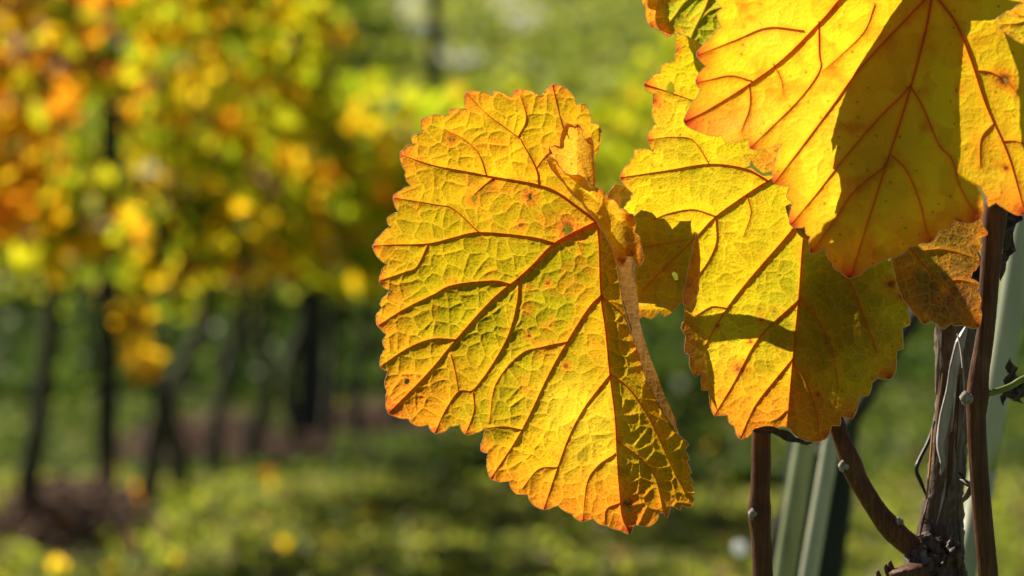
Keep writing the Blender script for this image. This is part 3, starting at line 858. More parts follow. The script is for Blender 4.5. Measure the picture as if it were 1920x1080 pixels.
S3 = [(1705,-60),(1693,0),(1675,23),(1644,74),(1609,132),(1574,206),(1559,264),(1561,285),(1570,268),(1564,318),(1573,326),(1578,358),(1566,402),(1584,394),(1587,418),(1601,417),(1597,432),(1578,447),(1549,462),(1556,492),(1570,512),(1600,535),
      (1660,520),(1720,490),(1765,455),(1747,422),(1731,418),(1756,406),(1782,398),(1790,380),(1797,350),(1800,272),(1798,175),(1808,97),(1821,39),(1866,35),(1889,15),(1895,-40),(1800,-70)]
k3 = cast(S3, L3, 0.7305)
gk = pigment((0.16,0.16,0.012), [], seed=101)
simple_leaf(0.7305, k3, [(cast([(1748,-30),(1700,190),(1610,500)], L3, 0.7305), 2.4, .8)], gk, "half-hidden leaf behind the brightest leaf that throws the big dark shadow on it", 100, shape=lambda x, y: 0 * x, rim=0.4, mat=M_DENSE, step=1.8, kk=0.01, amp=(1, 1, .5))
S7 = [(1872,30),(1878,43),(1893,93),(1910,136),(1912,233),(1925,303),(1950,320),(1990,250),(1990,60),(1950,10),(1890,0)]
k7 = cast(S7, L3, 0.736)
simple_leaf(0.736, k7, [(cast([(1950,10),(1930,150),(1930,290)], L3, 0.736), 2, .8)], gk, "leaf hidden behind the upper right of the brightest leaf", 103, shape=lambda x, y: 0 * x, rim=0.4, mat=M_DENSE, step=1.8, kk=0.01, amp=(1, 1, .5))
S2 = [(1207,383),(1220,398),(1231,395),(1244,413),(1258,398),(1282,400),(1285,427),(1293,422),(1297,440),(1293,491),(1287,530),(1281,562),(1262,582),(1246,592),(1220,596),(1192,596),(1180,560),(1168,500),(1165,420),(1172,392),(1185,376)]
k2 = toward_sun(S2, 0.768, 0.005)  # added leaf, cut to the shadow wanted on the left lobe
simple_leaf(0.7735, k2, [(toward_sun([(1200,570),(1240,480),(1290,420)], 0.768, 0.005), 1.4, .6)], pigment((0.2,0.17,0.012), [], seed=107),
            "unseen leaf added to shade the left lobe of the centre right leaf", 106, rim=0.4, mat=M_DENSE, step=1.8, kk=0.01, shape=lambda x, y: 22 * (fbm(x, y, 180, 15, 2) - 0.5), amp=(0.5, 0.5, .3))
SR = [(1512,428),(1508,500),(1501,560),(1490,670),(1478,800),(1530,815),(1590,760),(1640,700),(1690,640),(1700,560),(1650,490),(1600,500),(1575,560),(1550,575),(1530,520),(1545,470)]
kr = toward_sun(SR, 0.768, 0.005)  # added leaf, shaped to darken the right half of leaf two
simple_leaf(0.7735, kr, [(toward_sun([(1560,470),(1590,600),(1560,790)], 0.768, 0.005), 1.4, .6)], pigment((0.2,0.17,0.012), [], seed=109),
            "unseen leaf added to darken the right half of the centre right leaf", 108, rim=0.4, step=2.2, shape=sh2, amp=(0.5, 0.5, .3), mat=M_DENSE)
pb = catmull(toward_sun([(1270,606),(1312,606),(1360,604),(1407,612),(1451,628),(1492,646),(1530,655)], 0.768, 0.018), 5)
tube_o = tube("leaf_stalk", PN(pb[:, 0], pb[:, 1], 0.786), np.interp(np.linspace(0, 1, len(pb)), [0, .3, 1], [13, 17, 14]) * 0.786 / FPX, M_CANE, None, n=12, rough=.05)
tag(tube_o, "brown shoot behind the centre right leaf, throwing a band of shadow across it", "shoot")


# ================================================================== canes, old wood
def cane(name, pts, rads, D, mat, label, buds=(), n=18, rough=0.05, cat="cane"):
    p = catmull([(a, b) for a, b in pts], 8)
    Dd = np.interp(np.linspace(0, 1, len(p)), np.linspace(0, 1, len(D)), D) if hasattr(D, '__len__') else np.full(len(p), D)
    rd = np.interp(np.linspace(0, 1, len(p)), np.linspace(0, 1, len(rads)), rads)
    for (bx, by, _, _) in buds:                      # swollen nodes
        dd = np.hypot(p[:, 0] - bx, p[:, 1] - by)
        rd = rd * (1 + 0.20 * np.exp(-(dd / 26) ** 2))
    w = PN(p[:, 0], p[:, 1], Dd)
    root = empty(name, w[-1])
    V, fs = tube_arrays(w, rd * Dd / FPX, n=n, rough=rough, seed=len(pts))
    link_mesh("stem", np_mesh("stem", V, fs), mat, root)
    for (bx, by, ox, r) in buds:
        D0 = float(np.interp(by, p[:, 1], Dd)) if p[0, 1] < p[-1, 1] else Dd.mean()
        parts = []
        for k, (dx, dy, q) in enumerate(((0, 0, 1.0), (0.9, 0.35, .75), (-.1, .9, .6))):
            bp = [(bx + ox + dx * r * np.sign(-ox or 1), by + dy * r + t * q * r) for t in (-1.05, -.6, 0, .6, 1.05)]
            bp = np.array(bp)
            parts.append(tube_arrays(PN(bp[:, 0], bp[:, 1], D0 - 0.0025), np.array([.15, .75, 1, .8, .2]) * r * q * D0 / FPX, n=9, rough=.7, seed=k))
        Vv, ff = merge(parts)
        link_mesh("bud", np_mesh("bud", Vv, ff), M_BUD, root)
    tag(root, label, cat)
    return root


cane("vine_cane", [(1445,560),(1436,700),(1428,800),(1427,880),(1424,960),(1429,1040),(1433,1120),(1450,1300),(1520,1560),(1640,1800)], [17,18,18.5,18.5,19,20,21,22], 0.782, M_CANE,
     "upright brown cane below the orange edge of the centre right leaf, with one white bud", buds=[(1424,962,-13,9)])
cane("vine_cane", [(1548,680),(1560,760),(1572,805),(1591,857),(1612,905),(1654,971),(1696,1014),(1740,1042),(1790,1060)], [14,15,16,17,18,19,21,24,26], 0.772, M_CANE,
     "slanting brown cane running down to the old wood at the bottom right", buds=[(1592,872,-12,9),(1684,976,0,7)])
cane("vine_cane", [(1905,180),(1885,290),(1867,390),(1857,500),(1848,620),(1836,700),(1833,745),(1831,800),(1840,940),(1853,1080),(1860,1200),(1850,1500),(1830,2200)], [24,25,24,19,17,19,18,18,18,19,20,22,24], [0.76,.752,.75,.75,.75,.752,.755], M_CANE,
     "upright brown cane at the far right with a knobbly bud joint", buds=[(1826,744,-16,11)])
old = cane("old_vine_wood", [(1790,560),(1790,640),(1787,760),(1778,850),(1768,950),(1760,1030),(1752,1090),(1760,1300),(1780,1700),(1800,2600),(1800,3540)], [33,36,32,33,38,46,60,60,62,66,80], 0.778, M_OLD,
     "thick old vine wood with peeling grey bark between the two right-hand canes", n=26, rough=0.22, cat="vine wood")


def ribbon(name, pts, wid, D, mat, parent, thick=1.2, twist=0.5):
    p = catmull(pts, 7); n = len(p)
    W = np.interp(np.linspace(0, 1, n), np.linspace(0, 1, len(wid)), wid)
    Dd = np.interp(np.linspace(0, 1, n), np.linspace(0, 1, len(D)), D)
    c = PN(p[:, 0], p[:, 1], Dd)
    t = np.gradient(c, axis=0); t /= np.linalg.norm(t, axis=1)[:, None]
    s = np.cross(t, [0, 1.0, 0]); s /= np.linalg.norm(s, axis=1)[:, None]
    f = np.cross(s, t)
    ang = twist * np.sin(np.linspace(0, 5, n))[:, None]
    side = s * np.cos(ang) + f * np.sin(ang); nor = f * np.cos(ang) - s * np.sin(ang)
    hw = (W * Dd / FPX / 2)[:, None]; th = thick * 0.75 / FPX
    ring = np.stack([c - side * hw, c - side * hw * .4 - nor * th * 3, c + side * hw * .4 - nor * th * 3, c + side * hw, c + side * hw * .4 - nor * th * 1.5, c - side * hw * .4 - nor * th * 1.5], 1)
    k = 6
    i = np.arange(n - 1)[:, None]; j = np.arange(k)[None]; j2 = (j + 1) % k
    Fq = np.stack([i * k + j, i * k + j2, (i + 1) * k + j2, (i + 1) * k + j], -1).reshape(-1, 4)
    return link_mesh(name, np_mesh(name, ring.reshape(-1, 3), Fq), mat, parent)


ribbon("bark_strip", [(1812,612),(1800,645),(1789,690),(1782,730),(1772,780),(1764,830),(1768,868),(1764,890)], [6,22,24,20,22,18,12,4], [0.768,.764,.764,.766,.768], M_STRIP, old)
ribbon("bark_strip", [(1795,625),(1802,660),(1806,700),(1808,735)], [3,5,4,2], [0.76,.76,.765], M_STRIP, old)
ribbon("bark_strip", [(1752,790),(1742,825),(1724,862),(1718,882),(1727,905),(1738,932)], [5,9,10,8,8,3], [0.775,.772,.77,.77,.775], M_DRY, old)
ribbon("bark_strip", [(1749,800),(1745,850),(1741,900),(1737,935)], [4,5,4,3], [0.765,.765,.77], bark_material("orange_bark", (0.2,0.08,0.03),(0.35,0.16,0.06),(0.5,0.26,0.12)), old)
ribbon("bark_strip", [(1802,900),(1812,905),(1822,912),(1812,930),(1800,948),(1800,1000),(1805,1040)], [4,12,17,14,8,5,6], [0.768,.764,.766,.77,.772], M_OLD, old)
ribbon("bark_strip", [(1798,885),(1808,898),(1818,910)], [5,5,4], [0.765,.765,.765], M_DRY, old)
ribbon("bark_strip", [(1725,1005),(1732,970),(1738,940)], [3,6,4], [0.766,.766,.768], M_CANE, old)
for pp, ww, mm in (([(1768,700),(1762,760),(1756,820),(1752,870)], [4, 9, 8, 3], M_CANE), ([(1806,640),(1803,700),(1800,780),(1794,850)], [5, 10, 8, 3], M_OLD),
                   ([(1790,760),(1785,820),(1780,880),(1772,960)], [3, 8, 7, 2], M_CANE), ([(1776,880),(1768,930),(1756,985)], [3, 7, 3], M_STRIP), ([(1795,690),(1790,740),(1787,790)], [2, 5, 2], M_STRIP),
                   ([(1760,640),(1758,690),(1756,740)], [4, 8, 3], M_OLD)):
    ribbon("bark_strip", pp, ww, [0.7735, 0.7715, 0.7725], mm, old, twist=0.25)
# knobbly joint and sawn stub at the foot
def lumpy(name, path, rad, mat, parent, amp, sc, seed, n=40, m=40):
    p = catmull(path, max(2, m // (len(path) - 1)))
    k = len(p); rd = np.interp(np.linspace(0, 1, k), np.linspace(0, 1, len(rad)), rad)
    V, fs = tube_arrays(p, rd, n=n)
    ax = np.concatenate([np.repeat(p, n, 0), p[:1], p[-1:]])
    dr = V - ax; L = np.linalg.norm(dr, axis=1)[:, None] + 1e-9
    nz = fbm(V[:, 0] * 1000 + V[:, 1] * 700, V[:, 2] * 1000 - V[:, 1] * 500, sc, seed, 4) - 0.5
    rg = np.abs(fbm(V[:, 0] * 1000, V[:, 1] * 900 + V[:, 2] * 400, sc * .6, seed + 9, 3) - 0.5)
    V = V + dr / L * (amp * (nz * 1.6 - rg * 1.4))[:, None]
    return link_mesh(name, np_mesh(name, V, fs), mat, parent)


lumpy("burr", PN(np.array([1728,1738,1752,1762,1775]), np.array([1000,1022,1045,1075,1110]), 0.768), np.array([8, 30, 40, 44, 40]) * 0.768 / FPX, M_OLD, old, 0.005, 4.0, 5)
lumpy("burr", PN(np.array([1700,1716,1740,1765]), np.array([1035,1046,1052,1060]), 0.762), np.array([8, 18, 22, 14]) * 0.768 / FPX, M_OLD, old, 0.004, 3.0, 15)
lumpy("burr", PN(np.array([1782,1790,1796,1800]), np.array([1005,1030,1060,1090]), 0.764), np.array([4, 14, 16, 14]) * 0.768 / FPX, M_OLD, old, 0.003, 3.0, 25)
st = catmull([(1700,1062),(1705,1080),(1720,1120),(1750,1160)], 4)
tube("cut_stub", PN(st[:, 0], st[:, 1], 0.755), np.interp(np.linspace(0, 1, len(st)), [0, .1, 1], [30, 35, 38]) * 0.755 / FPX, M_CANE, old, n=16, rough=.2)
for x, y in ((1660,1058),(1668,1052),(1645,1070)):
    q = catmull([(x, y), (x + 4, y + 15), (x + 20, y + 45)], 3)
    tube("twig", PN(q[:, 0], q[:, 1], 0.757), np.linspace(4, 7, len(q)) * 0.757 / FPX, M_CANE, old, n=7, rough=.3)

stalk = catmull([(1846,738),(1868,734),(1895,724),(1925,708),(1990,690)], 5)
o = tube("leaf_stalk", PN(stalk[:, 0], stalk[:, 1], 0.752), np.interp(np.linspace(0, 1, len(stalk)), [0, .12, .5, 1], [10, 6.5, 6, 7]) * 0.752 / FPX, M_GREENSTEM, None, n=10)
tag(o, "short green leaf stalk growing out of the far right cane", "leaf stalk")
# withered scraps hanging beside the cane
def scrap(pts, D, label, seed):
    Lx = Leaf(D, lambda x, y: 14 * (fbm(x, y, 18, seed, 2) - .5) * 2, [], seed=seed, cell=(10, 6), amp=(0, 5, 2))
    q = Lx.sheet(pts, [], 1.6, pigment((0.03,0.02,0.015), [], seed=3, edgef=0, veinf=0), k=-0.06)
    o = link_mesh("withered_leaf", np_mesh("withered_leaf", q['V'], q['F']), M_DRY)
    tag(o, label, "leaf")
scrap([(1893,668),(1899,682),(1910,690),(1903,700),(1915,712),(1925,705),(1935,740),(1912,748),(1925,760),(1900,752),(1888,745),(1880,764),(1874,744),(1884,728),(1880,712),(1890,702),(1884,690)], 0.79, "withered black leaf scrap beside the green leaf stalk", 5)
scrap([(1880,400),(1893,388),(1915,392),(1918,412),(1905,420),(1900,445),(1906,470),(1893,480),(1886,505),(1876,530),(1868,500),(1880,470),(1874,440),(1884,425)], 0.775, "dark dried leaf scrap right behind the top of the far right cane", 9)
scrap([(1790,618),(1830,600),(1836,560),(1818,520),(1812,470),(1830,460),(1850,500),(1845,560),(1850,600),(1835,640),(1800,640)], 0.79, "dark dried leaf scrap between the old wood and the far right cane", 11)

# blurred stakes and posts just behind
def stake(pts, rads, D, mat, label, name="vine_stake", cat="stake"):
    p = catmull(pts, 3)
    o = tube(name, PN(p[:, 0], p[:, 1], D), np.interp(np.linspace(0, 1, len(p)), [0, 1], rads) * D / FPX, mat, None, n=12, rough=.04)
    tag(o, label, cat)
stake([(1573,470),(1509,835),(1470,1080),(1150,3080)], [19,22], 1.08, M_STAKE2, "blurred grey-green stake, the left one of the leaning pair under the centre right leaf")
stake([(1622,470),(1555,850),(1516,1080),(1170,3080)], [15,18], 1.05, M_STAKE, "blurred paler stake, the right one of the leaning pair under the centre right leaf")
stake([(1935,330),(1885,640),(1842,880),(1808,1080),(1420,3080)], [27,24], 1.04, M_STAKE, "broad pale green stake leaning behind the far right cane")
stake([(1600,420),(1545,820),(1515,1080),(1330,2190)], [62,66], 1.45, M_POST, "dark wooden post blurred behind the pair of leaning stakes", "trellis_post", "post")
stake([(1735,560),(1660,680),(1590,800),(1500,905),(1440,1080),(1420,1300),(1420,2360)], [14,20], 1.3, M_TRUNK, "blurred slanting brown shoot behind the centre right leaf", "vine_cane", "cane")
rg = np.array([(1388 + 9 * math.cos(a), 1028 + 9 * math.sin(a)) for a in np.linspace(0, 2 * math.pi, 17)])
o = tube("wire_clip", PN(rg[:, 0], rg[:, 1], 1.6), 7 * 1.6 / FPX, M_WHITE, None, n=8, cap=False)
tag(o, "small white round clip shining left of the upright cane near the bottom edge", "clip")
wr = np.linspace(-400, 2400, 30)
o = tube("trellis_wire", PN(wr, 1040 + 0.004 * (wr - 1388), 1.612), 0.9 * 1.6 / FPX, M_POST, None, n=6)
tag(o, "thin dark trellis wire near the bottom edge that carries the white clip", "wire")


# ================================================================== the vineyard behind
def terrain(x, y):
    x = np.asarray(x, float); y = np.asarray(y, float)
    t = np.maximum(y - 15, 0)
    z = 0.21 * (np.sqrt(t * t + 9) - 3) + 0.02 * x * np.clip((y - 10) / 20, 0, 1)
    z = z + 0.10 * (fbm(x + 50, y + 50, 3.0, 3, 3) - 0.5) * np.clip((y - 2) / 3, 0, 1)
    return z


ys = np.concatenate([np.linspace(-8, 4, 13), np.linspace(4.2, 16, 120), np.linspace(16.5, 60, 110), np.linspace(62, 320, 40)])
xs = np.concatenate([np.linspace(-160, -12, 20), np.linspace(-11, 11, 150), np.linspace(12, 160, 20)])
GX, GY = np.meshgrid(xs, ys)
GZ = terrain(GX, GY)
nxx, nyy = len(xs), len(ys)
i = np.arange(nyy - 1)[:, None]; j = np.arange(nxx - 1)[None]
Fq = np.stack([i * nxx + j, i * nxx + j + 1, (i + 1) * nxx + j + 1, (i + 1) * nxx + j], -1).reshape(-1, 4)
gm, nt, out = new_mat("grassy_ground")
tc = nd(nt, "ShaderNodeTexCoord")
n1 = nd(nt, "ShaderNodeTexNoise"); n1.inputs["Scale"].default_value = 2.2; n1.inputs["Detail"].default_value = 8; n1.inputs["Roughness"].default_value = 0.7
nt.links.new(tc.outputs["Object"], n1.inputs["Vector"])
cr = nd(nt, "ShaderNodeValToRGB")
cr.color_ramp.elements[0].position = 0.32; cr.color_ramp.elements[0].color = (0.05, 0.04, 0.022, 1)
cr.color_ramp.elements[1].position = 0.66; cr.color_ramp.elements[1].color = (0.18, 0.24, 0.03, 1)
e = cr.color_ramp.elements.new(0.47); e.color = (0.07, 0.105, 0.018, 1)
nt.links.new(n1.outputs["Fac"], cr.inputs[0])
pr = nd(nt, "ShaderNodeBsdfPrincipled"); pr.inputs["Roughness"].default_value = 0.9
nt.links.new(cr.outputs[0], pr.inputs["Base Color"]); nt.links.new(pr.outputs[0], out.inputs[0])
o = link_mesh("ground", np_mesh("ground", np.stack([GX, GY, GZ], -1).reshape(-1, 3), Fq), gm)
tag(o, kind="structure")


def ray_ground(px, py):
    for d in np.arange(4, 250, 0.1):
        w = PN(px, py, d).ravel()
        if w[2] < float(terrain(w[0], w[1])):
            return w
    return w


# pale track climbing the slope
M_TRACK = soft_material("pale_gravel", (0.62, 0.58, 0.58), 0, rough=0.9, noise=3, var=0.2)
for pl in ([(730,-60),(772,-5),(815,60),(850,125)], [(925,-40),(965,10),(1000,60)]):
    c = [ray_ground(a, b) for a, b in pl]
    c = catmull([(w[0], w[1]) for w in c], 10)
    t = np.gradient(c, axis=0); t /= np.linalg.norm(t, axis=1)[:, None]; s = np.stack([t[:, 1], -t[:, 0]], -1)
    W = 0.5
    A = c - s * W; B = c + s * W
    V = np.concatenate([np.column_stack([A, terrain(A[:, 0], A[:, 1]) + 0.05]), np.column_stack([B, terrain(B[:, 0], B[:, 1]) + 0.05])])
    n = len(c); i = np.arange(n - 1)
    o = link_mesh("path", np_mesh("path", V, np.stack([i, i + 1, n + i + 1, n + i], -1)), M_TRACK)
    tag(o, kind="structure")

# ---- leaf scatter
LT = np.array([(0,0),(.16,-.12),(.42,-.18),(.40,.06),(.56,.28),(.34,.42),(.22,.72),(0,.98),(-.22,.72),(-.34,.42),(-.56,.28),(-.40,.06),(-.42,-.18),(-.16,-.12)])


def leaf_cloud(P, size, col, seed, hang=0.6):
    """one small lobed leaf per point; returns arrays for one mesh"""
    r = np.random.RandomState(seed)
    n = len(P); k = len(LT)
    d = r.normal(size=(n, 3)); d[:, 2] = d[:, 2] * 0.5 - hang; d /= np.linalg.norm(d, axis=1)[:, None]      # tip direction, hanging
    q = r.normal(size=(n, 3)); q[:, 1] *= 2.0
    s = np.cross(d, q); s /= np.linalg.norm(s, axis=1)[:, None]
    f = np.cross(s, d)
    L = np.broadcast_to(LT, (n, k, 2)) * np.asarray(size)[:, None, None]
    cup = (np.abs(LT[:, 0])[None] * r.uniform(-.7, .9, (n, 1)) + (LT[:, 1] ** 2)[None] * r.uniform(-.4, .4, (n, 1))) * np.asarray(size)[:, None]
    V = P[:, None] + s[:, None] * L[..., :1] + d[:, None] * L[..., 1:] + f[:, None] * cup[..., None]
    idx = np.arange(n)[:, None, None] * k
    tri = np.array([(0, i, i + 1) for i in range(1, k - 1)])[None]
    return V.reshape(-1, 3), (idx + tri).reshape(-1, 3), np.repeat(col, k, 0)


PAL = dict(yel=(0.88,0.56,0.015), yg=(0.58,0.56,0.015), grn=(0.20,0.26,0.012), org=(0.90,0.36,0.015), red=(0.55,0.11,0.015), dry=(0.34,0.22,0.09), lime=(0.40,0.50,0.012), dark=(0.05,0.09,0.012))


def pick(n, weights, seed):
    r = np.random.RandomState(seed)
    names = list(weights); w = np.array([weights[k] for k in names], float); w /= w.sum()
    ch = r.choice(len(names), n, p=w)
    c = np.array([PAL[k] for k in names])[ch]
    return c * r.uniform(0.85, 1.4, (n, 1))


def row_x(d):
    return -0.95 + (d - 5.6) / 7.0


def vine(x, y, w, label, seed, nl, hz=(0.62, 1.55), group="grapevines in the blurred row behind", spread=0.34, size=(0.04, 0.08), thick=0.13, lean=0.04):
    r = np.random.RandomState(seed)
    z0 = float(terrain(x, y))
    root = empty("grapevine", (x, y, z0))
    # trunk
    n = 14; t = np.linspace(0, 1, n)
    wob = r.uniform(-.03, .03, 4)
    tx = x + lean * t + wob[0] * np.sin(t * 6) + wob[1] * np.sin(t * 11)
    ty = y + wob[2] * np.sin(t * 7)
    h = hz[0] + 0.1
    rad = np.interp(t, [0, .3, .4, .9, 1], [0.026, 0.024, 0.018, 0.018, 0.032])
    parts = [tube_arrays(np.column_stack([tx, ty, z0 - 0.05 + t * (h + 0.05)]), rad, n=9, rough=.3, seed=seed)]
    for s in (-1, 1):                      # arms
        q = np.array([(x + lean, y, z0 + h - .04), (x + lean + .02 * s, y + .12 * s, z0 + h + .04), (x + lean + .04 * s, y + .26 * s, z0 + h + .06)])
        parts.append(tube_arrays(catmull(q, 4), np.linspace(.016, .009, 9), n=7, rough=.3, seed=seed + 5))
    for s in range(5):                     # upright shoots
        yy = y + r.uniform(-.28, .28); xx = x + lean + r.uniform(-.08, .08)
        q = np.array([(xx, yy, z0 + h), (xx + r.uniform(-.05, .05), yy, z0 + h + .4), (xx + r.uniform(-.12, .12), yy, z0 + hz[1] - .1)])
        parts.append(tube_arrays(catmull(q, 4), np.linspace(.005, .002, 9), n=5, seed=seed))
    V, fs = merge(parts)
    link_mesh("trunk", np_mesh("trunk", V, fs), M_TRUNK, root)
    # foliage in clumps along the shoots
    nc = max(10, nl // 14)
    cc = np.column_stack([x + lean + r.normal(0, thick * .55, nc), y + r.uniform(-spread, spread, nc), z0 + r.uniform(hz[0] + .02, hz[1], nc)])
    P = cc[r.randint(0, nc, nl)] + r.normal(0, .075, (nl, 3))
    P[:, 2] = np.maximum(P[:, 2], z0 + hz[0] - .04 + .06 * r.rand(nl))
    sz = r.uniform(size[0], size[1], nl)
    V, F, C = leaf_cloud(P, sz, pick(nl, w, seed + 1), seed + 2)
    me = np_mesh("foliage", V, F); add_attr(me, "pig", 'FLOAT_COLOR', C)
    link_mesh("foliage", me, M_BGLEAF, root, smooth=False)
    tag(root, label, "vine", group)
    return root


W_OR = dict(yel=3.0, yg=3.0, org=3.0, red=.8, dry=1.0, grn=1.2, lime=.6)
W_YE = dict(yel=2.8, yg=4, org=0.8, red=.15, dry=.5, grn=2.6, lime=2.2)
W_GR = dict(yel=1.6, yg=3.4, lime=3.4, grn=2.8, org=.25)
ds = [4.15, 4.6, 5.1, 5.9, 6.19, 6.62, 7.07, 7.45, 8.0, 8.5, 9.1, 9.8, 10.6, 11.5, 12.5, 13.6, 14.8, 16.2, 17.8, 19.6, 21.6, 24.0]
for i, d in enumerate(ds):
    w = W_OR if d < 5.7 else (W_YE if d < 8.3 else W_GR)
    mixw = {k: w.get(k, 0) for k in PAL}
    if 5.7 < d < 6.8: mixw['org'] += .6
    mixw = {k: v for k, v in mixw.items() if v}
    ORD = ["outermost vine beyond the left edge, only its leaves in view", "near vine at the left edge, thick with orange and yellow leaves", "vine whose dark trunk stands left of the near post",
           "vine just right of the near post, above the hanging yellow spray", "second vine right of the near post, leaning trunk", "third vine right of the near post", "fourth vine right of the near post", "vine just left of the middle post",
           "vine just right of the middle post", "second vine right of the middle post", "vine whose leaves show just left of the large middle leaf"]
    vine(row_x(d), d, mixw, ("blurred autumn " + ORD[i]) if i < len(ORD) else "blurred autumn vine far down the row with yellow-green leaves",
         200 + i * 3, 380 if d < 8.3 else 340, hz=(0.60 + .012 * max(0, d - 8), 1.62 if d < 6.3 else 1.42 if d < 8 else min(1.9, .50 + .080 * d)), spread=0.30 if d < 8 else 0.46, size=(.04, .08) if d < 8 else (.055, .10), lean=0.06 if d < 7 else .03)
for i, (d, xo) in enumerate([(13, -2.3), (14.5, -2.1), (16, -1.75), (17.5, -1.5), (19.5, -1.1), (15, -3.1), (17, -2.9), (19.5, -2.4)]):
    vine(xo, d, dict(yg=3, lime=3, grn=4, yel=1.0, dark=1), "green vine on the rising slope beyond the autumn row", 400 + i * 3, 170, hz=(0.5, 1.45), spread=.6, thick=.35, size=(.07, .12), group="green vines on the slope")

for px, d, wd, hh, lb in ((200, 5.61, 17, 1.15, "dark square trellis post near the left, among orange leaves"), (580, 7.72, 22, 1.25, "dark trellis post in the middle of the blurred row"),
                      (806, 12.2, 11, 2.35, "far dark post rising above the row into the pale track"), (592, 11.0, 15, 2.3, "far dark post rising above the yellow leaves left of the track")):
    x = (px - 960) / FPX * d; w = wd / FPX * d; z0 = float(terrain(x, d))
    root = None
    V = []; 
    for z, s in ((-.1, 1), (hh - .03, 1), (hh, .7)):
        for sx, sy in ((-1, -1), (1, -1), (1, 1), (-1, 1)):
            V.append((x + sx * w * s + .01 * z, d + sy * w * s, z0 + z))
    F = [[0,1,5,4],[1,2,6,5],[2,3,7,6],[3,0,4,7],[4,5,9,8],[5,6,10,9],[6,7,11,10],[7,4,8,11],[8,9,10,11]]
    o = link_mesh("trellis_post", np_mesh("trellis_post", np.array(V), np.array(F)), M_POST, None, smooth=False)
    tag(o, lb, "post", "trellis posts of the row behind")

# hanging spray of yellow leaves below the canopy
r = np.random.RandomState(9)
c = PN(255, 650, 5.55).ravel()
P = c + np.column_stack([r.normal(0, .022, 16), r.normal(0, .03, 16), r.uniform(-.05, .11, 16)])
V, F, C = leaf_cloud(P, r.uniform(.05, .075, 16), pick(16, dict(yel=3, dry=1), 3), 4)
sp = empty("vine_shoot", tuple(c))
me = np_mesh("foliage", V, F); add_attr(me, "pig", 'FLOAT_COLOR', C); link_mesh("foliage", me, M_BGLEAF, sp, smooth=False)
q = catmull([(250, 480), (262, 560), (252, 620), (262, 700)], 4)
tube("stem", PN(q[:, 0], q[:, 1], 5.55), 0.004, M_TRUNK, sp, n=6)
tag(sp, "spray of yellow leaves hanging below the canopy right of the near dark post", "shoot")

# dry brush heaps under the row
def brush(cx, cy, rx, ry, h, n, seed, label):
    r = np.random.RandomState(seed); parts = []
    for k in range(n):
        a = r.uniform(0, 2 * math.pi); q = math.sqrt(r.rand())
        x = cx + rx * q * math.cos(a); y = cy + ry * q * math.sin(a)
        z = float(terrain(x, y)) + h * (1 - q * q) * r.rand() + .01
        dr = r.normal(size=3); dr[2] *= .45; dr /= np.linalg.norm(dr)
        L = r.uniform(.06, .2)
        c0 = np.array([x, y, z])
        parts.append(tube_arrays(np.array([c0 - dr * L / 2, c0 + r.normal(0, .012, 3), c0 + dr * L / 2]), [.004, .0045, .002], n=4, cap=False))
    V, fs = merge(parts)
    o = link_mesh("brush_heap", np_mesh("brush_heap", V, fs), M_BRUSH)
    tag(o, label, "brush heap", kind="stuff")
M_BRUSH = soft_material("dry_brush", (0.24, 0.15, 0.10), 0.0, rough=.9, noise=20, var=.5)
brush(-0.93, 7.5,   .36, .4, .16, 1500, 1, "brown heap of dry prunings under the middle of the row")
brush(-0.95, 5.2, 0.15, .25, .12, 700, 2, "brown heap of dry prunings at the foot of the near dark post")
brush(-0.55, 9.4, .25, .5, .12, 700, 3, "brown dry weeds further down under the row")

# grass, weeds and fallen leaves
def grass(name, n, y0, y1, fx, hgt, seed, wts, wid=0.012, label="green grass and weeds", thr=0.30):
    r = np.random.RandomState(seed)
    y = y0 + (y1 - y0) * r.rand(n) ** 1.25
    x = r.uniform(-1, 1, n) * (fx * y + .4)
    clump = fbm(x + 90, y + 90, 0.55, seed, 3)
    keep = clump > (thr + .25 * r.rand(n)); x = x[keep]; y = y[keep]; cl = clump[keep]; n = len(x)
    z = terrain(x, y)
    H = hgt * r.uniform(.4, 1.3, n) * (.5 + cl)
    a = r.uniform(0, 2 * math.pi, n); w = wid * r.uniform(.6, 2.0, n)
    lean = r.normal(0, .45, (n, 2)) * H[:, None]
    b = np.column_stack([x, y, z]); s = np.column_stack([np.cos(a) * w, np.sin(a) * w, np.zeros(n)])
    m = b + np.column_stack([lean * .35, H * .6]); tp = b + np.column_stack([lean, H * .95])
    V = np.stack([b - s * .5, b + s * .5, m + s * .8, tp, m - s * .8], 1).reshape(-1, 3)
    i = np.arange(n)[:, None] * 5
    F = np.concatenate([i + np.array([[0, 1, 2]]), i + np.array([[0, 2, 4]]), i + np.array([[4, 2, 3]])])
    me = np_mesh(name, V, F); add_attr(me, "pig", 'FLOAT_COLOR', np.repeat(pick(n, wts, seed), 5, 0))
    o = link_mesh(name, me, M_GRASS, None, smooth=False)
    tag(o, kind="stuff", label=label, cat="grass")
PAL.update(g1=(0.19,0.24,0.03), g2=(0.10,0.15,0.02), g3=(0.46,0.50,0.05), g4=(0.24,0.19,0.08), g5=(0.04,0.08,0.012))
grass("grass", 90000, 3.7, 6.6, .24, .05, 11, dict(g1=3, g2=1, g3=4, g4=2.2), .013, "grass in front of the row with sunlight painted into its brighter green and straw colours")  # brighter colour mix stands in for sunlit ground
grass("grass", 60000, 6.6, 13, .24, .055, 13, dict(g1=2, g2=5, g5=4, g3=.5, g4=.8), .014, "green grass and weeds under the blurred row, shade painted into the darker greens")  # darker colour mix paints in the shade under the row
grass("grass", 40000, 13, 19.5, .24, .12, 14, dict(g2=4, g5=6, g1=1), .04, "grass beyond the row with shade painted in as deep green")  # deep greens paint in the shade behind the row
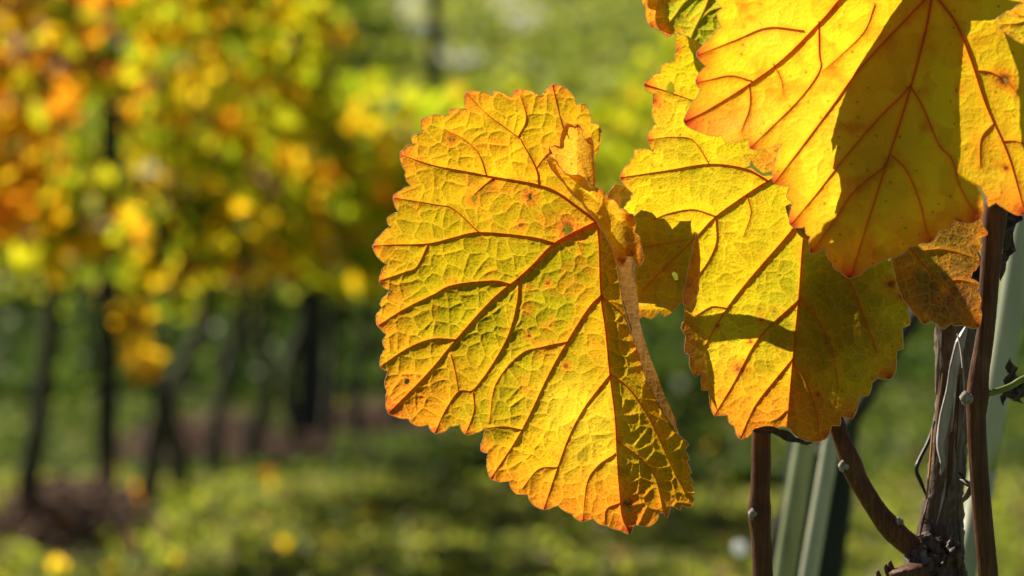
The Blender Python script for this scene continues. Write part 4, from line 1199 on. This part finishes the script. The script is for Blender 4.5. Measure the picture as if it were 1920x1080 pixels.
grass("grass", 60000, 19.5, 60, .24, .16, 12, dict(g1=4, g2=1, g3=4, g4=.5), .05, "long green grass on the slope behind the row")

r = np.random.RandomState(77)
n = 260
y = 4.2 + 8 * r.rand(n) ** 1.3; x = r.uniform(-1, 1, n) * .24 * y
P = np.column_stack([x, y, terrain(x, y) + .04])
V, F, C = leaf_cloud(P, r.uniform(.025, .05, n), pick(n, dict(yel=1.5, dry=3, org=1, red=.5), 5), 6, hang=0)
me = np_mesh("fallen_leaves", V, F); add_attr(me, "pig", 'FLOAT_COLOR', C)
o = link_mesh("fallen_leaves", me, M_BGLEAF, None, smooth=False)
tag(o, "scattered small fallen leaves on the grass", "leaves", kind="stuff")
c = PN(620, 1042, 4.75).ravel()
V, F, C = leaf_cloud(np.array([c, c + [.01, .01, .01]]), np.array([.055, .045]), np.array([(0.9,0.55,0.02)] * 2), 31, hang=-.4)
me = np_mesh("fallen_leaf", V, F); add_attr(me, "pig", 'FLOAT_COLOR', C)
o = link_mesh("fallen_leaf", me, M_BGLEAF, None, smooth=False)
tag(o, "bright yellow fallen leaf glowing on the grass at the bottom edge, left of centre", "leaf")

# bushes on the slope
def bush(px, py, rad, label, seed, w=dict(grn=4, dark=5, g1=2)):
    g = ray_ground(px, py)
    r = np.random.RandomState(seed)
    root = empty("bush", tuple(g))
    n = 900
    d = r.normal(size=(n, 3)); d /= np.linalg.norm(d, axis=1)[:, None]
    P = g + np.array([0, 0, rad * .8]) + d * rad * (r.rand(n, 1) ** .35) * [1, 1, .9] * (0.75 + .5 * r.rand(n, 1))
    V, F, C = leaf_cloud(P, r.uniform(.12, .22, n), pick(n, w, seed), seed)
    me = np_mesh("crown", V, F); add_attr(me, "pig", 'FLOAT_COLOR', C); link_mesh("crown", me, M_BGLEAF, root, smooth=False)
    tube("trunk", np.array([g - [0, 0, .1], g + [0, 0, rad * .5], g + [.1, 0, rad]]), [.08, .06, .03], M_TRUNK, root, n=7)
    tag(root, label, "bush", "bushes on the slope")
bush(480, 110, 1.6, "dark green bush on the slope above the row, left of the far posts", 31)
bush(560, 60, 1.8, "dark bush high on the slope behind the far left post", 32)
